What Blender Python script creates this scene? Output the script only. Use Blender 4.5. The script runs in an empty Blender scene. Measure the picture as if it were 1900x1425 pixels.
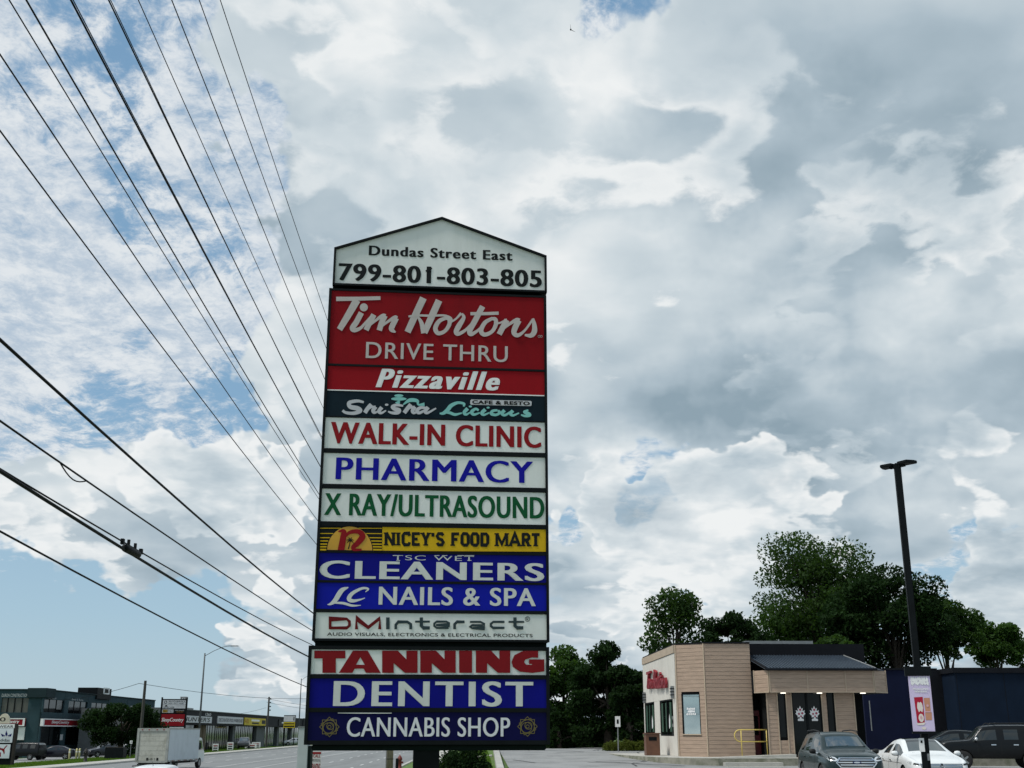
import bpy, bmesh, math, random
import numpy as np
from mathutils import Vector, Matrix
from mathutils.bvhtree import BVHTree
R_ = math.radians
scene = bpy.context.scene
C = scene.collection
# ---------------------------------------------------------------- camera
F_PX, PITCH, CZ = 2130.0, math.atan(0.303), 1.66
cam_d = bpy.data.cameras.new('camera'); cam = bpy.data.objects.new('camera', cam_d); C.objects.link(cam)
cam_d.sensor_width = 36.0; cam_d.lens = F_PX/1900*36; cam_d.clip_start = 0.1; cam_d.clip_end = 3000
cam.location = (0, 0, CZ); cam.rotation_euler = (math.pi/2+PITCH, 0, 0)
scene.camera = cam
SUN_AZ, SUN_EL = R_(-112), R_(58)
scene.view_settings.view_transform = 'Standard'; scene.view_settings.look = 'None'
scene.cycles.max_bounces = 6; scene.cycles.diffuse_bounces = 2; scene.cycles.glossy_bounces = 3
scene.view_settings.gamma = 1; scene.view_settings.exposure = 1.0
# survey helpers: a sight line of the photograph to a point on a surveyed plane of the place
def ray(px, py):
    c, s = math.cos(PITCH), math.sin(PITCH)
    a, b = px-950.0, 712.5-py
    return Vector((a, F_PX*c-b*s, F_PX*s+b*c))
CAM = Vector((0, 0, CZ))
def at(px, py, D):
    d = ray(px, py); return CAM+d*(D/d.y)
def onp(px, py, P, n):
    d = ray(px, py); return CAM+d*((P-CAM).dot(n)/d.dot(n))
TH = math.atan2(77, 2226)                       # the street's bearing
RD = Vector((-math.sin(TH), math.cos(TH), 0)); RR = Vector((math.cos(TH), math.sin(TH), 0))
def RF(r, s, z=0): return RR*r+RD*s+Vector((0, 0, z))
def rs(p): return p.dot(RR), p.dot(RD)
# ---------------------------------------------------------------- world
def build_world():
    w = bpy.data.worlds.new('World'); scene.world = w; w.use_nodes = True
    w.cycles.sampling_method = 'MANUAL'; w.cycles.sample_map_resolution = 512
    nt = w.node_tree; nt.nodes.clear(); L = nt.links
    def N(t, **k):
        n = nt.nodes.new(t)
        for a, b in k.items(): setattr(n, a, b)
        return n
    def put(sock, v):
        if isinstance(v, bpy.types.NodeSocket): L.new(v, sock)
        else: sock.default_value = v
    def M(op, a, b=0.0, c=0.0, clamp=False):
        n = N('ShaderNodeMath', operation=op, use_clamp=clamp); put(n.inputs[0], a); put(n.inputs[1], b); put(n.inputs[2], c); return n.outputs[0]
    def V(op, a, b=(0, 0, 0), s=1.0):
        n = N('ShaderNodeVectorMath', operation=op); put(n.inputs[0], a); put(n.inputs[1], b)
        if op == 'SCALE': put(n.inputs[3], s)
        return n.outputs['Value'] if op in ('DOT_PRODUCT', 'LENGTH') else n.outputs['Vector']
    def SM(v, a, b, lo=0.0, hi=1.0):
        n = N('ShaderNodeMapRange', interpolation_type='SMOOTHSTEP'); put(n.inputs[0], v)
        for i, x in enumerate((a, b, lo, hi)): put(n.inputs[1+i], x)
        return n.outputs[0]
    def NO(v, sc, det=6.0, ro=0.55, di=0.0):
        n = N('ShaderNodeTexNoise', noise_dimensions='3D'); L.new(v, n.inputs['Vector'])
        n.inputs['Scale'].default_value = sc; n.inputs['Detail'].default_value = det
        n.inputs['Roughness'].default_value = ro; n.inputs['Distortion'].default_value = di
        return n.outputs[0]
    def MIX(f, a, b):
        n = N('ShaderNodeMix', data_type='RGBA'); put(n.inputs[0], f); put(n.inputs[6], a); put(n.inputs[7], b); return n.outputs[2]
    sky = N('ShaderNodeTexSky', sky_type='NISHITA', sun_disc=False, sun_elevation=SUN_EL, sun_rotation=SUN_AZ,
            air_density=1.0, dust_density=2.2, ozone_density=1.2)
    tc = N('ShaderNodeTexCoord'); n = V('NORMALIZE', tc.outputs['Generated'])
    sep = N('ShaderNodeSeparateXYZ'); L.new(n, sep.inputs[0]); z = M('MAXIMUM', sep.outputs[2], 0.0)
    k = M('DIVIDE', 1.0, M('ADD', z, 0.30))
    q0 = V('SCALE', n, s=k)
    def WARP(v, sc, det, amt):
        o = N('ShaderNodeTexNoise', noise_dimensions='3D'); L.new(v, o.inputs['Vector']); o.inputs['Scale'].default_value = sc; o.inputs['Detail'].default_value = det
        o.inputs['Roughness'].default_value = .6
        return V('ADD', v, V('SCALE', V('SUBTRACT', o.outputs['Color'], (.5, .5, .5)), s=amt))
    nw = V('NORMALIZE', WARP(n, 6.0, 5, 0.27))
    q = WARP(q0, 2.6, 5, 0.13)
    def SUMB(lst):
        tot = None
        for (px, py, rad, amt) in lst:
            c = ray(px, py).normalized(); r = rad/2150.0
            m = M('MULTIPLY', SM(V('DOT_PRODUCT', nw, tuple(c)), math.cos(r), 1.0), amt)
            tot = m if tot is None else M('ADD', tot, m)
        return tot
    def BIL(v, sc):
        return M('SQRT', M('ADD', M('POWER', M('ABSOLUTE', M('SUBTRACT', M('MULTIPLY', NO(v, sc, 0), 2.0), 1.0)), 2.0), 0.012))
    def FIELD(v):
        a = NO(v, 2.0, 10, 0.615, 0.0)
        b = M('ADD', M('ADD', M('MULTIPLY', BIL(v, 4.3), 0.17), M('MULTIPLY', BIL(v, 9.7), 0.10)), M('MULTIPLY', BIL(v, 22.0), 0.055))
        return M('ADD', M('MULTIPLY', a, 0.74), M('SUBTRACT', 0.23, b))
    f0 = FIELD(q)
    d = M('ADD', M('ADD', f0, SUMB(CLOUD_BLOBS)), 0.03)
    alpha = SM(d, 0.490, 0.575)
    up = (-0.02, 0.0, 0.075)
    soft = NO(V('MULTIPLY', q, (1, 1, 1.3)), 3.4, 5, 0.55, 0.0)
    tb = SUMB(TONE_BLOBS)
    def EMB(v, sc, det): return M('SUBTRACT', NO(v, sc, det, 0.5), NO(V('ADD', v, up), sc, det, 0.5))
    e0 = EMB(q, 2.6, 3)
    tone = M('ADD', M('ADD', 0.47, M('MULTIPLY', e0, 1.9)), M('ADD', tb, M('MULTIPLY', M('SUBTRACT', soft, 0.5), 0.80)), clamp=True)
    def RAMP(t):
        cr = N('ShaderNodeValToRGB'); L.new(t, cr.inputs[0])
        e = cr.color_ramp.elements
        e[0].position = 0.06; e[0].color = (0.265, 0.355, 0.42, 1)
        e[1].position = 0.90; e[1].color = (0.840, 0.862, 0.865, 1)
        m1 = e.new(0.36); m1.color = (0.405, 0.495, 0.560, 1)
        m2 = e.new(0.66); m2.color = (0.605, 0.675, 0.715, 1)
        return cr.outputs[0]
    col = RAMP(tone)
    # banks of billows one before the other: crisp lit heads, grey bases
    for (off, sc, th, amt) in (((3.1, 1.7, 0.4), 2.3, 0.535, 1.0), ((7.7, 4.2, 2.0), 3.3, 0.56, 0.9)):
        v = V('ADD', q, off)
        fj = M('ADD', M('MULTIPLY', NO(v, sc, 8, 0.57), 0.80), M('SUBTRACT', 0.165, M('ADD', M('MULTIPLY', BIL(v, sc*2.4), 0.15), M('MULTIPLY', BIL(v, sc*5.6), 0.08))))
        ej = EMB(v, sc, 4)
        inside = SM(fj, th, th+0.17)
        aj = M('MULTIPLY', M('MULTIPLY', SM(fj, th, th+0.045), M('SUBTRACT', 1.0, M('MULTIPLY', inside, 0.45))), amt)
        tj = M('ADD', M('ADD', M('SUBTRACT', 0.67, M('MULTIPLY', inside, 0.26)), M('MULTIPLY', ej, 2.6)), M('ADD', M('MULTIPLY', tb, 0.8), M('MULTIPLY', M('SUBTRACT', soft, 0.5), 0.60)), clamp=True)
        col = MIX(aj, col, RAMP(tj))
    # small high flakes of cloud over the street, thinner along one drifting band
    fl = NO(V('MULTIPLY', q, (1.0, 1.0, 2.2)), 23.0, 5, 0.70, 0.0)
    fb = NO(q0, 4.0, 3, 0.55)
    cov = M('ADD', fl, M('ADD', M('MULTIPLY', M('SUBTRACT', fb, 0.5), 0.55), SUMB(FLAKE_BLOBS)))
    fla = M('MULTIPLY', SM(cov, 0.38, 0.72), 0.94)
    flt = SM(M('ADD', fl, M('MULTIPLY', fb, .25)), 0.45, 0.80)
    flc = MIX(flt, (0.47, 0.56, 0.66, 1), (0.76, 0.795, 0.82, 1))
    base = V('SCALE', sky.outputs[0], s=0.100)
    zr = N('ShaderNodeValToRGB'); L.new(z, zr.inputs[0]); e = zr.color_ramp.elements
    e[0].position = 0.0; e[0].color = (0.52, 0.645, 0.71, 1); e[1].position = 0.55; e[1].color = (0.19, 0.345, 0.53, 1)
    a1 = e.new(0.09); a1.color = (0.40, 0.565, 0.69, 1); a2 = e.new(0.26); a2.color = (0.245, 0.415, 0.595, 1)
    veil = MIX(0.84, V('MULTIPLY', base, (0.80, 1.05, 1.12)), zr.outputs[0])
    c1 = MIX(fla, veil, flc)
    c2 = MIX(alpha, c1, col)
    # low heaped cumulus, standing before the rest
    v = V('ADD', q, (11.3, 2.9, 5.1))
    fc = M('ADD', M('ADD', M('MULTIPLY', NO(v, 3.6, 8, 0.56), 0.62), M('SUBTRACT', 0.215, M('ADD', M('MULTIPLY', BIL(v, 8.5), 0.17), M('MULTIPLY', BIL(v, 19.0), 0.09)))), M('SUBTRACT', SUMB(CUMULUS_BLOBS), 0.16))
    ec = EMB(v, 4.2, 5)
    ins = SM(fc, 0.44, 0.66)
    tc_ = M('ADD', M('SUBTRACT', 0.88, M('MULTIPLY', ins, 0.22)), M('ADD', M('MULTIPLY', ec, 2.4), M('MULTIPLY', M('SUBTRACT', soft, 0.5), 0.35)), clamp=True)
    c2 = MIX(M('MULTIPLY', SM(fc, 0.44, 0.49), M('SUBTRACT', 1.0, M('MULTIPLY', ins, 0.30))), c2, RAMP(tc_))
    bg = N('ShaderNodeBackground'); L.new(c2, bg.inputs[0]); bg.inputs[1].default_value = 0.515
    out = N('ShaderNodeOutputWorld'); L.new(bg.outputs[0], out.inputs[0])
# cloud masses, gaps and tones of that day's sky: sight line, angular size, amount
CLOUD_BLOBS = [(1200, 200, 820, 0.34), (1500, 620, 620, 0.20), (800, 250, 380, 0.14), (1730, 250, 520, 0.12), (760, 700, 300, .12),
    (150, 400, 520, -0.46), (560, 640, 150, 0.20), (430, 930, 200, 0.26), (120, 900, 200, 0.24), (560, 880, 130, .12), (470, 90, 150, .16), (250, 700, 260, -.10),
    (1210, -70, 190, -0.42), (1250, 890, 170, -0.27), (1215, 965, 90, -.1), (1745, 1090, 200, -0.20), (60, 1220, 260, -0.32), (330, 1290, 250, -0.24), (300, 1030, 150, .12), (530, 1200, 130, .20), (170, 1000, 120, .10), (330, 1330, 120, .12),
    (1130, 1010, 170, 0.18), (1340, 1010, 150, 0.18), (1880, 1090, 130, 0.22), (1060, 900, 100, .14), (1560, 900, 200, .12), (1500, 1150, 250, .05), (1040, 1130, 180, .08)]
TONE_BLOBS = [(1620, 400, 330, -.20), (1300, 330, 220, -.14), (1480, 770, 260, -.30), (1750, 740, 220, -.24), (1300, 700, 160, -.12), (1150, 560, 240, .10), (1480, 560, 170, .14), (1840, 560, 170, .16), (1350, 80, 260, .10), (1120, 120, 160, .10), (880, 130, 260, -.04),
    (1230, 1010, 260, .24), (1060, 880, 130, .18), (430, 900, 220, .10), (1860, 960, 200, .06), (1700, 980, 240, .06), (560, 600, 160, .14), (560, 130, 160, -.05), (130, 900, 200, .14)]
CUMULUS_BLOBS = [(1090, 905, 130, .30), (1340, 1000, 190, .30), (1180, 1070, 190, .27), (1890, 1090, 150, .32), (1480, 900, 110, .14), (430, 905, 170, .24), (545, 880, 100, .22), (520, 1190, 80, .22), (150, 930, 130, .16), (1840, 900, 120, .14)]
FLAKE_BLOBS = [(120, 420, 700, .26), (190, 640, 420, .12), (480, 430, 260, .10), (150, 70, 150, -.18), (215, 180, 150, -.17), (270, 290, 150, -.17), (340, 400, 160, -.17), (420, 480, 150, -.18), (30, 170, 150, -.14), (60, 240, 120, -.08), (520, 760, 160, -.26), (250, 730, 170, -.30), (80, 760, 130, -.16), (60, 1200, 330, -.27), (400, 1200, 330, -.27)]
build_world()
sun_d = bpy.data.lights.new('sun', 'SUN'); sun_d.energy = 1.5; sun_d.angle = R_(12); sun_d.color = (1, .965, .91)
sun = bpy.data.objects.new('sun', sun_d); C.objects.link(sun); sun.location = (-40, -20, 60)
sd = Vector((math.sin(SUN_AZ)*math.cos(SUN_EL), math.cos(SUN_AZ)*math.cos(SUN_EL), math.sin(SUN_EL)))
sun.rotation_euler = (-sd).to_track_quat('-Z', 'Y').to_euler()

# ---------------------------------------------------------------- materials
MATS = {}
def mat(name, col, rough=.6, metal=0.0, var=.12, scale=2.0, bump=0.0, bscale=40.0, spec=.5, coat=0.0, trans=None, stretch=None, col2=None):
    if name in MATS: return MATS[name]
    m = bpy.data.materials.new(name); m.use_nodes = True; nt = m.node_tree; b = nt.nodes['Principled BSDF']; L = nt.links
    b.inputs['Roughness'].default_value = rough; b.inputs['Metallic'].default_value = metal
    b.inputs['Specular IOR Level'].default_value = spec; b.inputs['Coat Weight'].default_value = coat
    b.inputs['Coat Roughness'].default_value = .04
    tc = nt.nodes.new('ShaderNodeTexCoord'); vec = tc.outputs['Object']
    if stretch:
        mp = nt.nodes.new('ShaderNodeMapping'); mp.inputs['Scale'].default_value = stretch; L.new(vec, mp.inputs[0]); vec = mp.outputs[0]
    nz = nt.nodes.new('ShaderNodeTexNoise'); nz.inputs['Scale'].default_value = scale; nz.inputs['Detail'].default_value = 7
    nz.inputs['Roughness'].default_value = .62; L.new(vec, nz.inputs['Vector'])
    cr = nt.nodes.new('ShaderNodeValToRGB'); L.new(nz.outputs[0], cr.inputs[0]); e = cr.color_ramp.elements
    e[0].position = .32; e[1].position = .70
    c2 = col2 or [min(1, c*(1+var)) for c in col]; c1 = [c*(1-var) for c in col]
    e[0].color = (*c1, 1); e[1].color = (*c2, 1)
    L.new(cr.outputs[0], b.inputs['Base Color'])
    if bump:
        bn = nt.nodes.new('ShaderNodeTexNoise'); bn.inputs['Scale'].default_value = bscale; bn.inputs['Detail'].default_value = 5; L.new(vec, bn.inputs['Vector'])
        bp = nt.nodes.new('ShaderNodeBump'); bp.inputs['Strength'].default_value = bump; bp.inputs['Distance'].default_value = .02
        L.new(bn.outputs[0], bp.inputs['Height']); L.new(bp.outputs[0], b.inputs['Normal'])
    if trans:
        t = nt.nodes.new('ShaderNodeBsdfTranslucent'); t.inputs[0].default_value = (*trans, 1)
        a = nt.nodes.new('ShaderNodeMixShader'); a.inputs[0].default_value = .35
        L.new(b.outputs[0], a.inputs[1]); L.new(t.outputs[0], a.inputs[2]); L.new(a.outputs[0], nt.nodes['Material Output'].inputs[0])
    MATS[name] = m; return m
def wear(m, col, amount=.5, scale=3.0, lo=.52, hi=.62, stretch=None):
    """stains with a shape of their own laid over a material's colour"""
    nt = m.node_tree; L = nt.links; b = nt.nodes['Principled BSDF']
    src = b.inputs['Base Color'].links[0].from_socket
    tc = nt.nodes.new('ShaderNodeTexCoord'); vec = tc.outputs['Object']
    if stretch:
        mp = nt.nodes.new('ShaderNodeMapping'); mp.inputs['Scale'].default_value = stretch; L.new(vec, mp.inputs[0]); vec = mp.outputs[0]
    nz = nt.nodes.new('ShaderNodeTexNoise'); nz.inputs['Scale'].default_value = scale; nz.inputs['Detail'].default_value = 9; nz.inputs['Roughness'].default_value = .7
    L.new(vec, nz.inputs['Vector'])
    mr = nt.nodes.new('ShaderNodeMapRange'); mr.inputs[1].default_value = lo; mr.inputs[2].default_value = hi; mr.inputs[4].default_value = amount
    L.new(nz.outputs[0], mr.inputs[0])
    mx = nt.nodes.new('ShaderNodeMix'); mx.data_type = 'RGBA'; L.new(mr.outputs[0], mx.inputs[0]); L.new(src, mx.inputs[6]); mx.inputs[7].default_value = (*col, 1)
    L.new(mx.outputs[2], b.inputs['Base Color']); return m
def glass(name, col=(.012, .016, .016), rough=.03, ior=1.42):
    if name in MATS: return MATS[name]
    m = mat(name, col, rough, 0, .1, spec=.5); m.node_tree.nodes['Principled BSDF'].inputs['IOR'].default_value = ior; return m
def emit(name, col, s):
    if name in MATS: return MATS[name]
    m = mat(name, col); b = m.node_tree.nodes['Principled BSDF']
    b.inputs['Emission Color'].default_value = (*col, 1); b.inputs['Emission Strength'].default_value = s; return m
asphalt = wear(mat('asphalt', (.26, .263, .258), .9, 0, .12, .25, .35, 60), (.15, .152, .15), .55, .35, .50, .60)
road_asphalt = wear(mat('road_asphalt', (.20, .208, .206), .9, 0, .10, .3, .3, 60, stretch=(1, .15, 1)), (.145, .15, .148), .6, .5, .5, .6, (1.2, .05, 1))
concrete = wear(mat('concrete', (.42, .41, .37), .9, 0, .12, .8, .3, 30), (.27, .26, .22), .6, 1.1)
old_concrete = wear(mat('old_concrete', (.27, .26, .21), .95, 0, .25, 1.6, .5, 18), (.12, .13, .08), .8, 1.3, .45, .6)
grass_m = wear(mat('grass', (.072, .135, .022), .95, 0, .3, .8, .6, 30), (.14, .16, .035), .5, .5)
paint_white = mat('paint_white', (.62, .62, .60), .7, 0, .25, 5)
black = mat('black_metal', (.005, .007, .008), .6, 0, .3, 4, spec=.12)
dk_green = mat('dark_green_paint', (.004, .011, .010), .6, 0, .2, 3, spec=.12)
steel = mat('galvanised_steel', (.26, .27, .27), .5, .6, .15, 5)
wood_pole = mat('weathered_wood', (.22, .19, .14), .9, 0, .3, 3, .4, 20, stretch=(4, 4, .4))
bark = mat('bark', (.045, .035, .025), .95, 0, .3, 4, .5, 20)
rubber = mat('rubber', (.012, .012, .012), .85)
sidingm = mat('wood_siding', (.375, .272, .200), .62, 0, .22, 3.0, .12, 30, stretch=(.6, .6, 9))
trim_tan = mat('tan_trim', (.42, .33, .24), .6, 0, .1)
white_wall = wear(mat('white_fibre_cement', (.62, .59, .53), .7, 0, .06, 1.5, .05), (.44, .42, .37), .45, .9, .5, .7, (1, 1, .3))
navy = mat('navy_wall', (.006, .009, .030), .75, 0, .2, .6, spec=.12)
navy2 = mat('navy_cladding', (.005, .012, .026), .75, 0, .2, .6, spec=.12)
roof_blk = mat('black_roofing', (.008, .009, .012), .7, 0, .2, spec=.12)
roof_rib = mat('ribbed_roof_metal', (.008, .012, .020), .5, .2, .15, spec=.2)
red_door = mat('dark_red_paint', (.13, .008, .014), .4)
win = glass('window_glass', (.004, .006, .006), .05, 1.3); dark_in = mat('dark_interior', (.010, .011, .011), .9, spec=.1)
yellow_p = mat('yellow_paint', (.62, .47, .12), .45, 0, .12)
brown_bin = mat('brown_laminate', (.13, .055, .028), .5, 0, .2, 3)

# ---------------------------------------------------------------- mesh helpers
class MB:
    def __init__(s): s.v = []; s.f = []
    def add(s, vs, fs):
        o = len(s.v); s.v += [tuple(p) for p in vs]; s.f += [tuple(i+o for i in f) for f in fs]; return s
    def box(s, x0, x1, y0, y1, z0, z1):
        return s.add([(x0, y0, z0), (x1, y0, z0), (x1, y1, z0), (x0, y1, z0), (x0, y0, z1), (x1, y0, z1), (x1, y1, z1), (x0, y1, z1)],
            [(0, 3, 2, 1), (4, 5, 6, 7), (0, 1, 5, 4), (1, 2, 6, 5), (2, 3, 7, 6), (3, 0, 4, 7)])
    def prism(s, pts, off):
        """closed polygon (3-D points) pushed along off"""
        n = len(pts); o = Vector(off); a = [Vector(p) for p in pts]
        s.add([*a, *[p+o for p in a]], [tuple(range(n))[::-1], tuple(range(n, 2*n))]+[(i, (i+1) % n, n+(i+1) % n, n+i) for i in range(n)]); return s
    def poly(s, pts): return s.add(pts, [tuple(range(len(pts)))])
    def tube(s, path, rad, n=8, caps=True):
        path = [Vector(p) for p in path]
        if not isinstance(rad, (list, tuple)): rad = [rad]*len(path)
        o = len(s.v); t0 = None
        for i, p in enumerate(path):
            t = (path[min(i+1, len(path)-1)]-path[max(i-1, 0)]).normalized()
            if t0 is None:
                a = t.orthogonal().normalized()
            else:
                a = (a-t*a.dot(t)).normalized()
            t0 = t; b = t.cross(a)
            for k in range(n):
                g = 2*math.pi*k/n; s.v.append(tuple(p+(a*math.cos(g)+b*math.sin(g))*rad[i]))
        for i in range(len(path)-1):
            for k in range(n):
                s.f.append((o+i*n+k, o+i*n+(k+1) % n, o+(i+1)*n+(k+1) % n, o+(i+1)*n+k))
        if caps: s.f.append(tuple(o+k for k in range(n))[::-1]); s.f.append(tuple(o+(len(path)-1)*n+k for k in range(n)))
        return s
    def lathe(s, prof, c=(0, 0, 0), axis='z', n=16):
        o = len(s.v)
        for (r, h) in prof:
            for k in range(n):
                g = 2*math.pi*k/n; x, y = r*math.cos(g), r*math.sin(g)
                p = (x, y, h) if axis == 'z' else ((x, h, y) if axis == 'y' else (h, x, y))
                s.v.append((p[0]+c[0], p[1]+c[1], p[2]+c[2]))
        for i in range(len(prof)-1):
            for k in range(n): s.f.append((o+i*n+k, o+i*n+(k+1) % n, o+(i+1)*n+(k+1) % n, o+(i+1)*n+k))
        s.f.append(tuple(o+k for k in range(n))); s.f.append(tuple(o+(len(prof)-1)*n+k for k in range(n)))
        return s
    def build(s, name, m, parent=None, smooth=False, bevel=0, kind=None, label=None):
        me = bpy.data.meshes.new(name); me.from_pydata(s.v, [], s.f)
        bm = bmesh.new(); bm.from_mesh(me); bmesh.ops.recalc_face_normals(bm, faces=bm.faces)
        if bevel:
            bmesh.ops.remove_doubles(bm, verts=bm.verts, dist=1e-5)
            bmesh.ops.bevel(bm, geom=[e for e in bm.edges if len(e.link_faces) == 2 and e.calc_face_angle(0) > .5], offset=bevel, segments=2, affect='EDGES', clamp_overlap=True)
        bm.to_mesh(me); bm.free()
        return link(name, me, m, parent, smooth, kind, label)
def link(name, me, m, parent=None, smooth=False, kind=None, label=None):
    if m: me.materials.clear(); me.materials.append(m)
    if smooth: me.polygons.foreach_set('use_smooth', [True]*len(me.polygons))
    o = bpy.data.objects.new(name, me); C.objects.link(o)
    if parent: o.parent = parent
    if kind: o['kind'] = kind
    if label: o['label'] = label
    return o
def thing(name, label, cat, loc=(0, 0, 0), rz=0.0, group=None):
    o = bpy.data.objects.new(name, None); C.objects.link(o); o.location = loc; o.rotation_euler = (0, 0, rz); o.empty_display_size = .3
    return tag(o, label, cat, group)
def tag(o, label, cat, group=None):
    o['label'] = label; o['category'] = cat
    if group: o['group'] = group
    return o
def copy_thing(o, loc, rz, label=None):
    def cp(x, par):
        c = x.copy(); C.objects.link(c); c.parent = par
        for ch in list(x.children): cp(ch, c)
        return c
    c = cp(o, None); c.location = loc; c.rotation_euler = (0, 0, rz)
    if label: c['label'] = label
    return c
# --- lettering: flat print laid on a face. A face maps (u, v, proud) to local 3-D
def text_mesh(body, bold=0.0, shear=0.0, space=1.0):
    cu = bpy.data.curves.new('t', 'FONT'); cu.body = body; cu.offset = bold; cu.shear = shear; cu.space_character = space
    cu.resolution_u = 5; cu.dimensions = '2D'; cu.fill_mode = 'BOTH'
    o = bpy.data.objects.new('t', cu); C.objects.link(o)
    dg = bpy.context.evaluated_depsgraph_get(); dg.update()
    me = bpy.data.meshes.new_from_object(o.evaluated_get(dg)); bpy.data.objects.remove(o); bpy.data.curves.remove(cu)
    v = np.empty(len(me.vertices)*3); me.vertices.foreach_get('co', v); v = v.reshape(-1, 3)[:, :2]
    f = [tuple(p.vertices) for p in me.polygons]; bpy.data.meshes.remove(me)
    lo, hi = v.min(0), v.max(0)
    return (v-lo)/(hi-lo), f
def text(body, face, box, m, parent, bold=0.0, shear=0.0, space=1.0, proud=.004, name='lettering', fat=0.0, depth=0.0):
    """fat thickens the stems: three copies side by side, each a hair prouder than the last"""
    v, f = text_mesh(body, bold, shear, space); u0, v0, u1, v1 = box; mb = MB()
    ks = (-1, 1, 0) if fat else (0,)
    for i, k in enumerate(ks):
        o = fat*(v1-v0)
        P = [face(u0+o+(u1-u0-2*o)*a+k*o, v0+(v1-v0)*b, proud+depth+i*.0009) for a, b in v]
        mb.add(P, f)
    return mb.build(name, m, parent)
def spline(pts, n=6):
    if len(pts) < 3: return [tuple(p) for p in pts]
    P = [np.array(p, float) for p in pts]; P = [2*P[0]-P[1]]+P+[2*P[-1]-P[-2]]; out = []
    for i in range(1, len(P)-2):
        for k in range(n):
            t = k/n; a, b, c, d = P[i-1], P[i], P[i+1], P[i+2]
            out.append(.5*((2*b)+(-a+c)*t+(2*a-5*b+4*c-d)*t*t+(-a+3*b-3*c+d)*t**3))
    out.append(P[-2]); return out
def strokes(lst, face, m, parent, proud=.004, name='lettering', smooth=True, thick=0.0):
    """lst of (points, widths) in face units"""
    mb = MB(); si = 0
    for pts, w in lst:
        if not isinstance(w, (list, tuple)): w = [w]*len(pts)
        P = [(x, y, ww) for (x, y), ww in zip(pts, w)]
        P = spline(P) if smooth else P
        P = [np.array(p, float) for p in P]; n = len(P); Lp = []; Rp = []
        for i in range(n):
            a = P[max(i-1, 0)][:2]; b = P[min(i+1, n-1)][:2]; t = b-a; t = t/(np.linalg.norm(t)+1e-9); nn = np.array([-t[1], t[0]])
            k = 1.0
            if not smooth and 0 < i < n-1:
                t1 = P[i][:2]-P[i-1][:2]; t1 = t1/(np.linalg.norm(t1)+1e-9); k = 1/max(.45, abs(t1.dot(t)))
            q = proud+si*.0007+i*.00004; h = max(P[i][2], 1e-4)/2*k
            Lp.append(face(*(P[i][:2]+nn*h), q)); Rp.append(face(*(P[i][:2]-nn*h), q))
        mb.add(Lp+Rp, [(i, i+1, n+i+1, n+i) for i in range(n-1)])
        if thick:
            off = face(0, 0, thick)-face(0, 0, 0)
            for i in range(n-1):
                pass
            mb.add([p-off for p in Lp]+[p-off for p in Rp]+Lp+Rp, [(i, i+1, 2*n+i+1, 2*n+i) for i in range(n-1)]+[(n+i, n+i+1, 3*n+i+1, 3*n+i) for i in range(n-1)]+[(0, n, 3*n, 2*n), (n-1, 2*n-1, 4*n-1, 3*n-1)])
        si += 1
    return mb.build(name, m, parent)
def polys(lst, face, m, parent, proud=.004, name='lettering'):
    mb = MB()
    for i, pl in enumerate(lst):
        bm = bmesh.new(); vs = [bm.verts.new((x, y, 0)) for x, y in pl]; bm.faces.new(vs); bm.normal_update(); bmesh.ops.triangulate(bm, faces=bm.faces[:])
        bm.verts.index_update()
        mb.add([face(v.co.x, v.co.y, proud+i*.0005) for v in bm.verts], [tuple(v.index for v in f.verts) for f in bm.faces]); bm.free()
    return mb.build(name, m, parent)
def circ(x, y, rx, ry=None, n=20, a0=0, a1=360):
    ry = ry or rx
    return [(x+rx*math.cos(R_(a0+(a1-a0)*i/n)), y+ry*math.sin(R_(a0+(a1-a0)*i/n))) for i in range(n if a1-a0 >= 360 else n+1)]
def ink(name, rgb, rough=.6): return mat('ink_'+name, rgb, rough, 0, .06, 6, spec=.12)
INK_W = ink('white', (.80, .80, .78)); INK_K = ink('black', (.010, .012, .012)); INK_R = ink('red', (.26, .008, .012)); INK_B = ink('blue', (.006, .006, .30))

# ================================================================ THE SETTING
def lotz(s):
    t = min(1, max(0, (s-42)/34)); return .62*t*t*(3-2*t)
def gz(r, s):
    if r <= -31: return -.88-.40*min(1, max(0, (-32-r)/14))
    if r <= -5.5: return -1.0
    if r <= 1.5:
        t = (r+5.5)/7.0; return -.87*(1-t)+lotz(s)*t
    return lotz(s)
def sheet(name, rr_, ss, zf, m, parent=None, kind='structure'):
    vs = [RF(r, s, zf(r, s)) for s in ss for r in rr_]; n = len(rr_)
    fs = [(j*n+i, j*n+i+1, (j+1)*n+i+1, (j+1)*n+i) for j in range(len(ss)-1) for i in range(n-1)]
    return MB().add(vs, fs).build(name, m, parent, kind=kind)
S_ALL = [-60, -20, 0, 10, 20, 30, 38, 42]+[42+i*2 for i in range(1, 20)]+[90, 110, 140, 180, 240, 320, 450, 700, 1500]
GR = [-900, -400, -200, -100, -70, -46, -40, -36, -34, -31.2, -31, -18, -5.6, -5.4, -4, -3, -2, -1, 0, 1.5, 4, 10, 20, 40, 80, 160, 400, 900]
sheet('ground', GR, S_ALL, lambda r, s: gz(r, s)-.07-(.0 if not -31.2 <= r <= -5.4 else .08), grass_m)
road = sheet('road', [-31, -5.5], [-60, 0, 60, 120, 240, 700], lambda r, s: -1.0, road_asphalt)
dash = MB().box(-.07, .07, -1.5, 1.5, -.004, .004)
first = None
for r in (-27.4, -23.8, -12.7, -9.1):
    for k in range(24):
        s = 30+k*9.0
        if first is None: o = dash.build('lane_dash', paint_white, road); first = o
        else: o = first.copy(); C.objects.link(o); o.parent = road
        o.location = RF(r, s, -.992); o.rotation_euler = (0, 0, TH)
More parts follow.
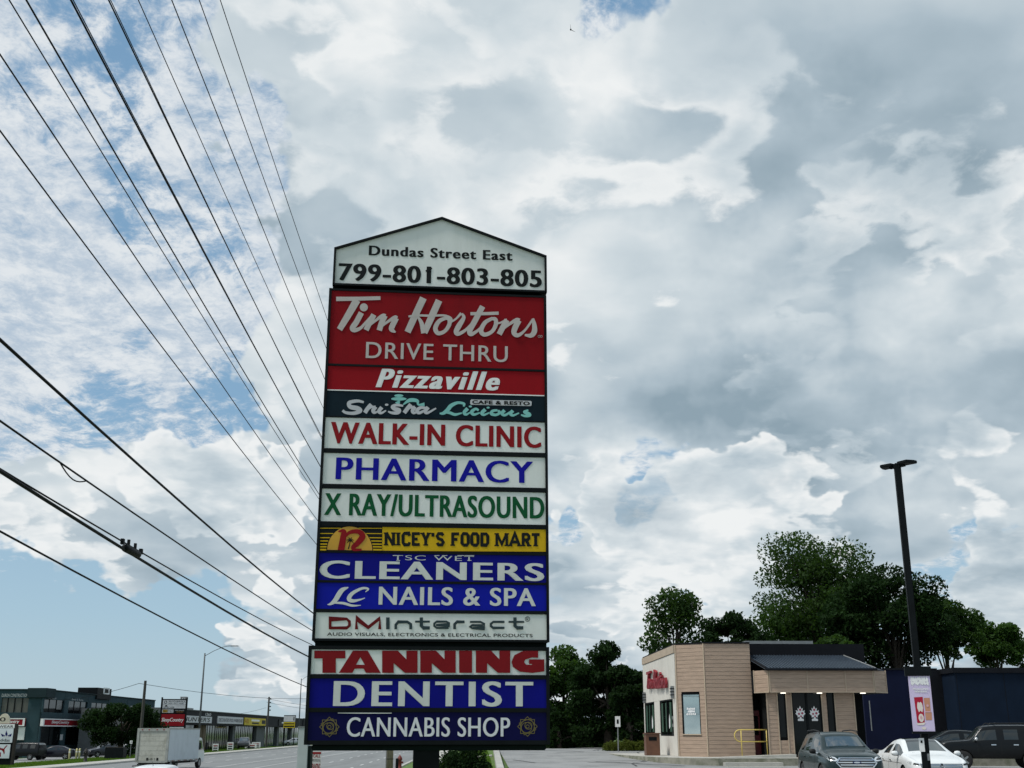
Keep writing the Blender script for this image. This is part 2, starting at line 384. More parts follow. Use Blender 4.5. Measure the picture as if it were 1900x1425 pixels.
for r in (-19.9, -16.5):
    mb = MB()
    a, b = RF(r-.06, 20, -.994), RF(r+.06, 20, -.994); c, d = RF(r+.06, 400, -.994), RF(r-.06, 400, -.994)
    mb.prism([a, b, c, d], (0, 0, .005)).build('lane_line', paint_white, road)
def kerb(name, r0, r1, s0, s1, zt, zb, m):
    return MB().prism([RF(r0, s0, zb), RF(r1, s0, zb), RF(r1, s1, zb), RF(r0, s1, zb)], (0, 0, zt-zb)).build(name, m, kind='structure', bevel=.03)
kerb('kerb_far_side', -31.3, -31.0, -60, 700, -.86, -1.2, concrete)
kerb('kerb_near_side', -5.5, -5.2, -60, 700, -.86, -1.2, concrete)
# far pavement: flags of concrete with joints
fp = MB(); np_ = MB()
for k in range(60):
    s = 60+k*3.0
    fp.prism([RF(-33.3, s+.02, -1.1), RF(-31.3, s+.02, -1.1), RF(-31.3, s+2.98, -1.1), RF(-33.3, s+2.98, -1.1)], (0, 0, .245+.006*random.Random(k).random()))
for k in range(70):
    s = 20+k*1.8
    z0, z1 = gz(-3.4, s)+.02, gz(-2.0, s)+.02
    np_.prism([RF(-3.4, s+.02, z0-.2), RF(-2.0, s+.02, z1-.2), RF(-2.0, s+1.78, z1-.2), RF(-3.4, s+1.78, z0-.2)], (0, 0, .2+.006*random.Random(k).random()))
fp.build('pavement_far_side', concrete, kind='structure'); np_.build('pavement_near_side', concrete, kind='structure')
sheet('parking_lot', [1.7, 4, 8, 14, 22, 34, 60], [4, 20, 34]+[42+i*2 for i in range(0, 20)]+[84], lambda r, s: lotz(s)-.01, asphalt)
# kerb along the lot entrance
pts = [RF(1.1+.012*(s-50) if s < 76 else 1.5, s, lotz(s)) for s in range(20, 80, 3)]
kb = MB()
for a, b in zip(pts[:-1], pts[1:]):
    kb.prism([a+Vector((0, 0, -.1)), a+RR*.3+Vector((0, 0, -.1)), b+RR*.3+Vector((0, 0, -.1)), b+Vector((0, 0, -.1))], (0, 0, .25))
kb.build('kerb_lot_entrance', concrete, kind='structure')
kb = MB(); kb.prism([RF(-2.0, 66, .0), RF(1.2, 66, .30), RF(1.2, 67.2, .32), RF(-2.0, 67.2, .02)], (0, 0, .13)); kb.build('footpath', concrete, kind='structure')
sheet('side_lot', [-51.5, -46, -41.5], [90, 130, 180, 240], lambda r, s: gz(r, s)+.0, asphalt)
# pale strips of sealed cracks and patches on the lot
crack = mat('crack_sealer', (.045, .046, .046), .8); rnd = random.Random(5)
cl = MB()
for k in range(16):
    r, s = rnd.uniform(2.5, 9), rnd.uniform(50, 76); a = rnd.uniform(-.5, .5) if k % 2 else rnd.uniform(1.1, 1.9); path = []
    for j in range(7):
        path.append((r, s)); a += rnd.uniform(-.35, .35); r += math.cos(a)*.8; s += math.sin(a)*1.0
    for (r0, s0), (r1, s1) in zip(path[:-1], path[1:]):
        if min(r0, r1) < 1.9 or max(s0, s1) > 80: continue
        w = .05
        cl.add([RF(r0-w, s0-w, lotz(s0-w)+.0), RF(r0+w, s0+w, lotz(s0+w)), RF(r1+w, s1+w, lotz(s1+w)), RF(r1-w, s1-w, lotz(s1-w))], [(0, 1, 2, 3)])
cl.build('crack_seal_lines', crack, kind='structure')
# white paint of parking bays right of the shop
bay = MB()
for k in range(5): bay.prism([RF(19+k*2.8, 46, lotz(46)), RF(19.12+k*2.8, 46, lotz(46)), RF(19.12+k*2.8, 50.5, lotz(50.5)), RF(19+k*2.8, 50.5, lotz(50.5))], (0, 0, .01))
bay.build('bay_markings', paint_white, kind='structure')
# raised concrete apron round the coffee shop
APZ = .50
ap = [(5.2, 68.5), (5.6, 64), (6.2, 60.5), (7.0, 57.6), (8.2, 55.6), (9.4, 55.0), (27, 55.0), (27, 72), (5.2, 72)]
MB().prism([Vector((x, y, -.3)) for x, y in ap], (0, 0, .3+APZ)).build('apron', old_concrete, kind='structure', bevel=.02)
MB().prism([Vector((x*.998+.03, y+.06, APZ+.001)) for x, y in ap], (0, 0, .008)).build('apron_paving', concrete, kind='structure')
MB().box(9.6, 12.2, 54.35, 54.99, -.1, .34).build('apron_step', concrete, kind='structure'); MB().box(9.6, 12.2, 53.75, 54.34, -.1, .17).build('apron_step_lower', concrete, kind='structure')
# a wedge of ramp before the door
MB().add([(9.4, 56.0, APZ+.009), (13.2, 56.0, APZ+.009), (13.2, 57.2, APZ+.009), (9.4, 57.2, APZ+.009), (13.2, 56.0, APZ+.16), (13.2, 57.2, APZ+.16)],
    [(0, 1, 2, 3), (0, 4, 1), (3, 2, 5), (0, 3, 5, 4), (1, 4, 5, 2)]).build('ramp', concrete, kind='structure')
# ================================================================ PYLON SIGN
TIM = [([(105, 729), (290, 727), (468, 722)], [36, 32, 30]), ([(275, 738), (205, 860), (132, 980)], [62, 56, 48]),
        ([(312, 842), (270, 920), (238, 968), (258, 985), (305, 968), (345, 925), (400, 868)], [46, 46, 44, 36, 26, 20, 24]),
        ([(414, 858), (378, 925), (350, 985)], [46, 46, 44]), ([(362, 960), (430, 905), (485, 868), (510, 872)], [18, 22, 32, 34]), ([(505, 866), (478, 925), (458, 988)], [46, 46, 44]),
        ([(468, 962), (530, 915), (585, 882), (602, 890)], [18, 22, 32, 34]), ([(598, 886), (568, 945), (560, 980), (592, 1004)], [46, 46, 42, 12]),
        ([(820, 722), (755, 860), (690, 1002)], [58, 56, 52]), ([(948, 742), (890, 870), (828, 1008)], [56, 56, 50]), ([(698, 874), (770, 866), (880, 868), (985, 866), (1040, 885), (1050, 910)], [16, 18, 18, 18, 20, 24]),
        ([(775, 876), (805, 930), (822, 1012)], [16, 34, 40]),
        ([(1010, 885), (950, 912), (918, 970), (940, 1012), (995, 995), (1032, 940), (1030, 895), (1000, 888)], [26, 34, 38, 34, 30, 34, 32, 26]),
        ([(1030, 930), (1085, 895), (1130, 848)], [16, 16, 22]), ([(1135, 850), (1150, 885), (1112, 950), (1088, 998), (1105, 1018), (1160, 990), (1215, 935)], [16, 30, 44, 40, 32, 24, 18]),
        ([(1305, 792), (1245, 905), (1200, 990), (1212, 1020), (1265, 990), (1300, 950)], [46, 46, 44, 34, 22, 16]), ([(1205, 852), (1320, 852), (1436, 848)], [26, 26, 26]),
        ([(1385, 890), (1325, 925), (1292, 990), (1320, 1024), (1380, 1000), (1412, 945), (1410, 900), (1378, 893)], [26, 34, 38, 34, 30, 34, 32, 26]),
        ([(1412, 935), (1455, 925), (1505, 902)], [16, 16, 24]), ([(1505, 905), (1470, 965), (1440, 1022)], [46, 46, 44]), ([(1450, 996), (1520, 942), (1580, 905), (1608, 910)], [18, 22, 32, 34]),
        ([(1602, 908), (1572, 965), (1562, 1010), (1595, 1030), (1650, 990), (1712, 905)], [46, 46, 42, 32, 20, 18]), ([(1716, 892), (1728, 945), (1728, 1000), (1700, 1032), (1650, 1028)], [20, 36, 44, 36, 16])]
def pylon():
    a = R_(5.5); P = at(792, 1382, 14.7); n = Vector((-math.sin(a), math.cos(a), 0)); ux = Vector((math.cos(a), math.sin(a), 0))
    base = Vector((P.x, P.y, 0)); DEP = .55
    t = thing('pylon_sign', 'tall dark framed pylon sign stacked with coloured shop panels under a gable top', 'sign', base, a)
    def S(px, py):
        q = onp(px, py, P, n)-base; return q.dot(ux), q.z
    Z = lambda z, *k: z
    F = lambda u, v, p: Vector((u, -p, v))          # face: u right, v up, proud of the front plane
    gz0 = -.35
    # frame boxes
    MB().box(-.16, .16, .14, .42, gz0, 1.6).build('support_post', black, t)
    MB().box(-.42, .42, .0, .56, gz0, .10).build('footing', old_concrete, t)
    f = MB()
    for (u0, u1, z0, z1) in ((-1.485, 1.515, 1.508, 2.686), (-1.45, 1.52, 2.742, 7.432)):
        f.box(u0, u1, .06, DEP, z0, z1)
    f.box(-1.42, 1.50, .12, DEP-.06, 2.68, 2.75); f.box(-1.38, 1.47, .12, DEP-.06, 7.43, 7.48)
    f.box(-1.40, 1.48, .10, DEP-.04, 1.44, 1.51)
    f.build('cabinet', dk_green, t, bevel=.012)
    # face frames: uprights and rails proud of the faces
    rails = [7.416, 6.343, 5.626, 5.168, 4.696, 4.208, 3.855, 3.476, 3.112, 2.757, 2.66, 2.315, 1.917, 1.535]
    for z, h in zip(rails, (.03, .028, .016, .062, .060, .060, .034, .030, .042, .03, .045, .052, .052, .05)):
        r0, r1 = (-1.43, 1.50) if z > 2.7 else (-1.465, 1.495)
        MB().box(r0, r1, -.012, .059, z-h/2, z+h/2).build('rail', black, t)
    MB().box(-1.45, -1.415, -.02, .059, 2.745, 7.43).build('upright', black, t); MB().box(1.486, 1.52, -.02, .059, 2.745, 7.43).build('upright', black, t)
    MB().box(-1.485, -1.445, -.02, .059, 1.51, 2.684).build('upright', black, t); MB().box(1.475, 1.515, -.02, .059, 1.51, 2.684).build('upright', black, t)
    # gable top
    g = [(-1.41, 7.478), (1.53, 7.478), (1.53, 8.03), (.06, 8.556), (-1.41, 8.03)]
    MB().prism([(x, .06, z) for x, z in g], (0, DEP-.06, 0)).build('gable_box', dk_green, t)
    gi = [(-1.385, 7.50), (1.505, 7.50), (1.505, 8.012), (.06, 8.528), (-1.385, 8.012)]
    whitem = wear(mat('sign_face_white', (.74, .755, .72), .5, 0, .04, 1.2, spec=.2), (.56, .575, .53), .5, 1.4, .48, .70, (1.6, 1, .22))
    gp = MB().prism([(x, .02, z) for x, z in gi], (0, .04, 0)).build('sign_panel', whitem, t)
    for p0, p1 in zip(g, g[1:]+g[:1]):
        d = Vector((p1[0]-p0[0], 0, p1[1]-p0[1])); nn = Vector((-d.z, 0, d.x)).normalized()*.028
        q0, q1 = Vector((p0[0], -.02, p0[1])), Vector((p1[0], -.02, p1[1]))
        MB().prism([q0, q1, q1+nn, q0+nn], (0, .08, 0)).build('gable_trim', black, t)
    def panel(zb, zt, m, u0=-1.415, u1=1.486):
        return MB().box(u0, u1, .0, .058, zb, zt).build('sign_panel', m, t)
    Fm = lambda u, v, p: Vector((u, -.003-p, v))
    Fg = lambda u, v, p: Vector((u, .017-p, v))
    def tx(body, xl, xr, yt, yb, m, par, bold=0., shear=0., space=1., face=Fm, fat=0.):
        ym, xc = (yt+yb)/2, (xl+xr)/2
        text(body, face, (S(xl, ym)[0], S(xc, yb)[1], S(xr, ym)[0], S(xc, yt)[1]), m, par, bold, shear, space, proud=.001, fat=fat)
    def zf(ox, oy, k, face=Fm):
        def ff(x, y, p):
            u, v = S(ox+x/k, oy+y/k); return face(u, v, p)
        return ff
    # gable lettering
    tx('Dundas Street East', 684.2, 951.2, 459.7, 477.8, INK_K, gp, .008, 0, 1.14, Fg, .05)
    tx('799-801-803-805', 627.6, 1005.5, 494.1, 526, INK_K, gp, .010, 0, 1.10, Fg, .038)
    strokes([([(842, 500), (888, 468)], 20)], zf(600, 390, 4.419, Fg), INK_K, gp, proud=.006, smooth=False)
    red_face = mat('sign_face_red', (.225, .002, .006), .55, 0, .05, spec=.12); red2 = mat('sign_face_bright_red', (.28, .003, .008), .55, 0, .05, spec=.12)
    wear(red_face, (.15, .003, .006), .5, 1.2, .48, .68, (1.5, 1, .25)); wear(red2, (.20, .004, .007), .5, 1.2, .48, .68, (1.5, 1, .25))
    pale_red = ink('faded_white', (.50, .455, .43)); wht = ink('panel_white', (.64, .65, .62))
    # 1 coffee drive thru
    p = panel(6.358, 7.401, red_face); z7 = zf(600, 390, 4.419)
    strokes(TIM, z7, pale_red, p); polys([circ(332, 798, 33)], z7, pale_red, p, name='lettering')
    strokes([(circ(1768, 1036, 9, n=10)+[(1777, 1036)], 3), (circ(1786, 1036, 8, n=10)+[(1794, 1036)], 3)], z7, pale_red, p, name='registered_mark')
    tx('DRIVE THRU', 678.8, 942.2, 638.7, 668.6, pale_red, p, .004, 0, 1.10, fat=.012)
    # 2 pizza
    p = panel(5.996, 6.327, red2); tx('Pizzaville', 697.2, 927.5, 687.2, 722, INK_W, p, .012, .32, 1.24, fat=.060)
    MB().box(-1.41, 1.483, -.006, .0, 5.984, 5.998).build('edge_strip', INK_W, p)
    # 3 shisha cafe
    p = panel(5.630, 5.984, mat('sign_face_navy_black', (.004, .014, .022), .55, 0, .2, 3, spec=.12)); z8 = zf(620, 725, 5.0)
    silver = ink('silver', (.52, .52, .54)); teal = ink('teal', (.22, .52, .48))
    strokes([([(275, 108), (215, 96), (140, 112), (150, 150), (215, 165), (240, 188), (185, 210), (110, 205), (78, 184)], [20, 28, 34, 40, 44, 42, 32, 26, 24]),
        ([(345, 128), (312, 165), (285, 206)], 38), ([(295, 192), (345, 155), (385, 150)], [16, 18, 22]), ([(385, 150), (362, 185), (375, 205), (412, 190)], [36, 36, 26, 12]),
        ([(442, 155), (415, 192), (438, 208), (482, 185)], [36, 34, 24, 12]), ([(640, 142), (580, 134), (540, 150), (560, 170), (602, 182), (590, 205), (540, 208), (500, 195)], [18, 26, 30, 36, 38, 34, 26, 14]),
        ([(712, 128), (678, 170), (650, 208)], 38), ([(660, 192), (705, 160), (748, 152)], [16, 18, 22]), ([(748, 150), (728, 188), (742, 208), (775, 195)], [36, 36, 26, 10]),
        ([(850, 162), (800, 160), (768, 188), (790, 208), (845, 182)], [22, 28, 34, 28, 20]), ([(872, 155), (845, 192), (866, 208), (945, 165)], [36, 34, 24, 14])], z8, silver, p)
    polys([circ(487, 131, 17, 10)], z8, silver, p)
    strokes([([(1200, 148), (1205, 122), (1145, 113), (1085, 140), (1050, 182), (1012, 210), (978, 212)], [16, 22, 26, 36, 38, 30, 12]), ([(1008, 203), (1070, 205), (1120, 222), (1185, 208)], [14, 26, 26, 12]),
        ([(1238, 165), (1206, 203), (1225, 222), (1268, 198)], [34, 32, 22, 10]), ([(1340, 184), (1312, 170), (1275, 198), (1297, 222), (1352, 206)], [20, 24, 32, 26, 12]),
        ([(1402, 175), (1370, 208), (1390, 225), (1440, 205)], [34, 32, 22, 12]), ([(1515, 182), (1470, 190), (1458, 215), (1500, 226), (1535, 205), (1520, 184)], [20, 26, 30, 24, 26, 20]),
        ([(1580, 183), (1555, 212), (1585, 228), (1645, 192)], [32, 30, 24, 16]), ([(1658, 186), (1635, 214), (1660, 231), (1715, 208)], [32, 30, 22, 12]),
        ([(1800, 182), (1762, 198), (1800, 215), (1812, 230), (1770, 236), (1732, 226)], [16, 24, 34, 30, 24, 12])], z8, teal, p)
    polys([circ(1263, 147, 15, 9), circ(1428, 158, 15, 9), circ(600, 47, 42, 13), circ(600, 77, 72, 16)], z8, teal, p)
    strokes([([(600, 88), (598, 105), (585, 125)], [22, 26, 50]), ([(640, 130), (700, 90), (770, 95), (780, 130), (838, 128)], [10, 34, 30, 16, 34])], z8, teal, p, name='hookah_emblem')
    polys([[(1272, 82), (1822, 95), (1832, 104), (1830, 138), (1820, 144), (1270, 131), (1261, 122), (1263, 92)]], z8, silver, p, name='plate')
    tx('CAFE & RESTO', 876, 983, 744.2, 751.2, INK_K, p, .04, 0, 1.1, face=lambda u, v, q: Vector((u, -.012-q, v)))
    # 4-6 white clinic panels
    p = panel(5.198, 5.617, whitem); tx('WALK-IN CLINIC', 613.2, 1004, 787.2, 827.2, INK_R, p, .010, 0, 1.10, fat=.034)
    p = panel(4.726, 5.137, whitem); tx('PHARMACY', 623, 989.3, 852.3, 893.3, INK_B, p, .0, 0, 1.10, fat=.046)
    p = panel(4.239, 4.665, whitem); tx('X RAY/ULTRASOUND', 601.8, 1009.9, 918.4, 959.4, ink('green', (.004, .085, .028)), p, .008, 0, 1.10, fat=.030)
    # 7 food mart
    ylw = mat('sign_face_yellow', (.62, .385, .010), .55, 0, .06, spec=.12); p = panel(3.872, 4.178, INK_K); zA = zf(560, 960, 3.958)
    polys([[(592, 70), (1792, 78), (1792, 252), (590, 246)]], zA, ylw, p, proud=.001, name='yellow_field')
    st = []
    for y, w in ((80, 5), (119, 6), (150, 7), (174, 8), (197, 9), (217, 10), (238, 12)):
        hw = math.sqrt(max(0, 1-((245-y)/178)**2))*172
        st += [([(135, y), (352-hw, y)], w), ([(352+hw, y), (588, y+1)], w)]
    strokes(st, zA, ylw, p, smooth=False, name='stripes'); polys([circ(352, 245, 166, 178, 24, 180, 360)], zA, mat('sign_face_amber', (.60, .31, .016), .35), p, proud=.0015, name='sun_emblem')
    strokes([([(268, 104), (308, 104), (304, 150), (288, 244)], [8, 34, 44, 50]), ([(302, 160), (352, 112), (418, 106), (446, 140), (412, 188), (378, 220), (388, 238), (440, 238)], [10, 26, 34, 44, 40, 32, 22, 14])], zA, INK_R, p, proud=.008, name='emblem_letter')
    strokes([([(356, 178), (350, 205), (342, 234)], [6, 7, 10])]+[([(356, 176), ((356+x)/2, (176+y)/2-8), (x, y)], [6, 8, 2]) for x, y in ((328, 172), (332, 192), (384, 172), (382, 194), (342, 150), (370, 150))], zA, INK_K, p, proud=.014, name='palm_emblem')
    GL = {'N': [[(.12, 0), (.12, 1)], [(.88, 0), (.88, 1)], [(.12, 1), (.88, 0)]], 'I': [[(.5, 0), (.5, 1)]], 'C': [[(.9, .75), (.8, .95), (.3, .95), (.14, .8), (.14, .2), (.3, .05), (.8, .05), (.9, .25)]],
        'E': [[(.18, 0), (.18, 1)], [(.06, .93), (.94, .93)], [(.1, .5), (.7, .5)], [(.06, .07), (.94, .07)]], 'Y': [[(.12, 1), (.5, .45), (.88, 1)], [(.5, 0), (.5, .5)]], 'S': [[(.86, .8), (.7, .94), (.3, .94), (.15, .75), (.3, .55), (.7, .46), (.86, .26), (.7, .06), (.3, .06), (.14, .22)]],
        'F': [[(.2, 0), (.2, 1)], [(.06, .93), (.94, .93)], [(.1, .5), (.75, .5)]], 'O': [[(.3, .05), (.14, .2), (.14, .8), (.3, .95), (.7, .95), (.86, .8), (.86, .2), (.7, .05), (.28, .05)]],
        'D': [[(.18, 0), (.18, 1)], [(.04, .94), (.7, .94), (.86, .78), (.86, .22), (.7, .06), (.04, .06)]], 'M': [[(.1, 0), (.1, 1)], [(.9, 0), (.9, 1)], [(.1, 1), (.5, .15), (.9, 1)]], 'A': [[(.08, 0), (.5, 1), (.92, 0)], [(.22, .32), (.78, .32)]],
        'R': [[(.18, 0), (.18, 1)], [(.05, .94), (.7, .94), (.85, .8), (.85, .62), (.7, .48), (.18, .48)], [(.55, .48), (.88, 0)]], 'T': [[(.5, 0), (.5, 1)], [(.04, .92), (.96, .92)]], "'": [[(.5, .7), (.5, 1)]]}
    SER = {'N': (.12, .88), 'I': (.5,), 'Y': (.5,), 'M': (.1, .9), 'A': (.08, .92), 'F': (.2,), 'R': (.18, .88), 'T': (.5,)}
    sl = []; x = 610.; body = "NICEY'S FOOD MART"; wd = {'I': 42, "'": 30, ' ': 36, 'M': 108, 'N': 84, 'A': 96}
    tot = sum(wd.get(c, 74)+10 for c in body); kx = (1757-610)/tot
    for c in body:
        w = wd.get(c, 74)*kx
        yt, yb = 112+(x-610)*.007, 205+(x-610)*.007
        for pl in GL.get(c, []): sl.append(([(x+a*w, yb+(yt-yb)*b) for a, b in pl], 22 if c not in "M" else 19))
        for a in SER.get(c, ()): sl.append(([(x+a*w-17, yb-4), (x+a*w+17, yb-4)], 10))
        if c in 'NIMY': 
            for a in (SER[c] if c != 'Y' else (.12, .88)): sl.append(([(x+a*w-17, yt+4), (x+a*w+17, yt+4)], 10))
        x += w+10*kx
    sl = [([tuple(q) for q in pl], w) for pl, w in sl]
    strokes(sl, lambda x, y, q: zA(x, y, .004+(q-.004)*.12), INK_K, p, smooth=False)
    # 8 cleaners, 9 nails
    blu = mat('sign_face_blue', (.002, .003, .20), .55, 0, .08, spec=.12); blu2 = mat('sign_face_bright_blue', (.003, .009, .33), .55, 0, .08, spec=.12)
    wear(blu, (.002, .002, .13), .5, 1.2, .48, .68, (1.5, 1, .25)); wear(blu2, (.003, .006, .24), .5, 1.2, .48, .68, (1.5, 1, .25))
    p = panel(3.491, 3.839, blu); tx('CLEANERS', 592.8, 1009.7, 1042.5, 1076, wht, p, .008, 0, 1.12, fat=.060); tx('TSC WET', 728.8, 879.6, 1031.0, 1040.0, wht, p, -.004, 0, 1.12)
    strokes([([(x0, y), (x1, y)], 4) for x0, x1, y in ((668, 720, 281), (694, 722, 317), (975, 1010, 281), (1030, 1068, 281), (1142, 1192, 281), (1195, 1265, 281), (1215, 1245, 317))], zA, wht, p, smooth=False, name='lettering', proud=.006)
    p = panel(3.133, 3.461, blu2); tx('NAILS & SPA', 702.7, 994, 1089.9, 1123.7, wht, p, .008, 0, 1.10, fat=.028)
    strokes([([(342, 514), (292, 538), (246, 608), (215, 634), (188, 642)], [8, 34, 34, 20, 5]), ([(212, 628), (300, 630), (370, 648), (434, 646)], [8, 18, 16, 4]), ([(468, 548), (488, 526), (442, 522), (372, 558), (346, 598), (375, 614), (430, 604), (464, 592)], [5, 14, 18, 26, 32, 24, 12, 5])], zA, wht, p)
    # 10 interact
    p = panel(2.771, 3.091, whitem); gry = ink('slate', (.035, .055, .060)); wine = ink('wine', (.13, .008, .010))
    strokes([([(208, 812), (208, 746), (330, 746), (350, 765), (350, 795), (330, 812), (198, 812)], 20), ([(402, 822), (402, 742), (488, 808), (572, 742), (572, 822)], 23)], zA, wine, p, smooth=False)
    strokes([([(632, 735), (632, 822)], 26), ([(690, 822), (690, 790), (708, 768), (775, 768), (800, 785), (800, 822)], 20), ([(878, 735), (878, 798), (895, 812), (940, 812)], 24), ([(832, 766), (940, 766)], 15),
        ([(1078, 812), (990, 812), (973, 798), (973, 780), (990, 766), (1062, 766), (1083, 778), (1083, 791), (985, 791)], 15), ([(1122, 822), (1122, 785), (1140, 768), (1195, 768)], 20),
        ([(1235, 768), (1312, 768), (1338, 782), (1338, 814), (1250, 814), (1237, 804), (1250, 793), (1330, 793)], 15), ([(1488, 768), (1405, 768), (1388, 783), (1388, 798), (1405, 812), (1488, 812)], 17),
        ([(1565, 735), (1565, 798), (1582, 812), (1626, 812)], 24), ([(1518, 768), (1632, 768)], 15)], zA, gry, p, smooth=False)
    strokes([(circ(1657, 747, 17, n=16)+[(1674, 747)], 4), ([(1651, 756), (1651, 738), (1662, 740), (1660, 748), (1651, 748), (1664, 756)], 3)], zA, gry, p, smooth=False, name='registered_mark')
    tx('AUDIO VISUALS, ELECTRONICS & ELECTRICAL PRODUCTS', 606.7, 988.2, 1174.8, 1182, INK_K, p, .012, 0, 1.05)
    # 11 tanning
    pl_ = lambda zb, zt, m: panel(zb, zt, m, -1.446, 1.476)
    p = pl_(2.340, 2.642, whitem); zB = zf(560, 1180, 3.958)
    def Nn(x0, x1):
        k = (x1-x0)/260.; return [(x0+k*(x-590), y) for x, y in ((590, 108), (705, 108), (768, 172), (768, 108), (850, 108), (850, 271), (757, 271), (675, 200), (675, 271), (590, 271))]
    polys([[(92, 108), (320, 108), (320, 165), (250, 165), (250, 271), (152, 271), (152, 165), (92, 165)], [(272, 271), (376, 108), (430, 108), (430, 155), (398, 212), (388, 240), (372, 271)], [(430, 108), (484, 108), (580, 271), (470, 271), (455, 240), (462, 212), (430, 155)],
        [(398, 212), (462, 212), (455, 240), (388, 240)], Nn(590, 850), Nn(870, 1130), [(1155, 108), (1250, 108), (1250, 271), (1155, 271)], Nn(1278, 1530),
        [(1735, 108), (1735, 160), (1690, 158), (1640, 174), (1632, 192), (1645, 210), (1690, 213), (1690, 206), (1668, 206), (1668, 172), (1780, 172), (1780, 260), (1690, 272), (1600, 262), (1550, 228), (1540, 190), (1560, 142), (1620, 112), (1680, 106)]], zB, ink('deep_red', (.21, .008, .012)), p)
    # 12 dentist 13 cannabis
    p = pl_(1.943, 2.289, blu); tx('DENTIST', 618.6, 989.5, 1263.9, 1310.9, wht, p, .006, 0, 1.16, fat=.040)
    p = pl_(1.560, 1.891, mat('sign_face_indigo', (.002, .002, .05), .55, 0, .08, spec=.12)); tx('CANNABIS SHOP', 643.4, 946.5, 1331, 1367, ink('lamp_white', (.72, .72, .74)), p, .0, 0, 1.06, fat=.022)
    gold = ink('gold', (.16, .13, .05))
    for cx, cy in ((203, 668), (1657, 665)):
        sq = lambda rot, r: [(cx+r*math.cos(R_(rot+90*i)), cy+r*math.sin(R_(rot+90*i))) for i in range(5)]
        st = [(sq(0, 72), 5), (sq(45, 72), 5), (sq(22, 66), 4)]+[(circ(cx+o, cy-o, r, n=18)+[(cx+o+r, cy-o)], 5) for o, r in ((0, 50), (-8, 38), (6, 26), (0, 12))]
        strokes(st, zB, gold, p, smooth=False, name='emblem')
    strokes([([(265, 566), (450, 567), (660, 567)], [4, 7, 5])], zB, wht, p, smooth=False, name='painted_light_strip', proud=.012)  # white strip painted for the light in the gap between panels
    return t
pylon()
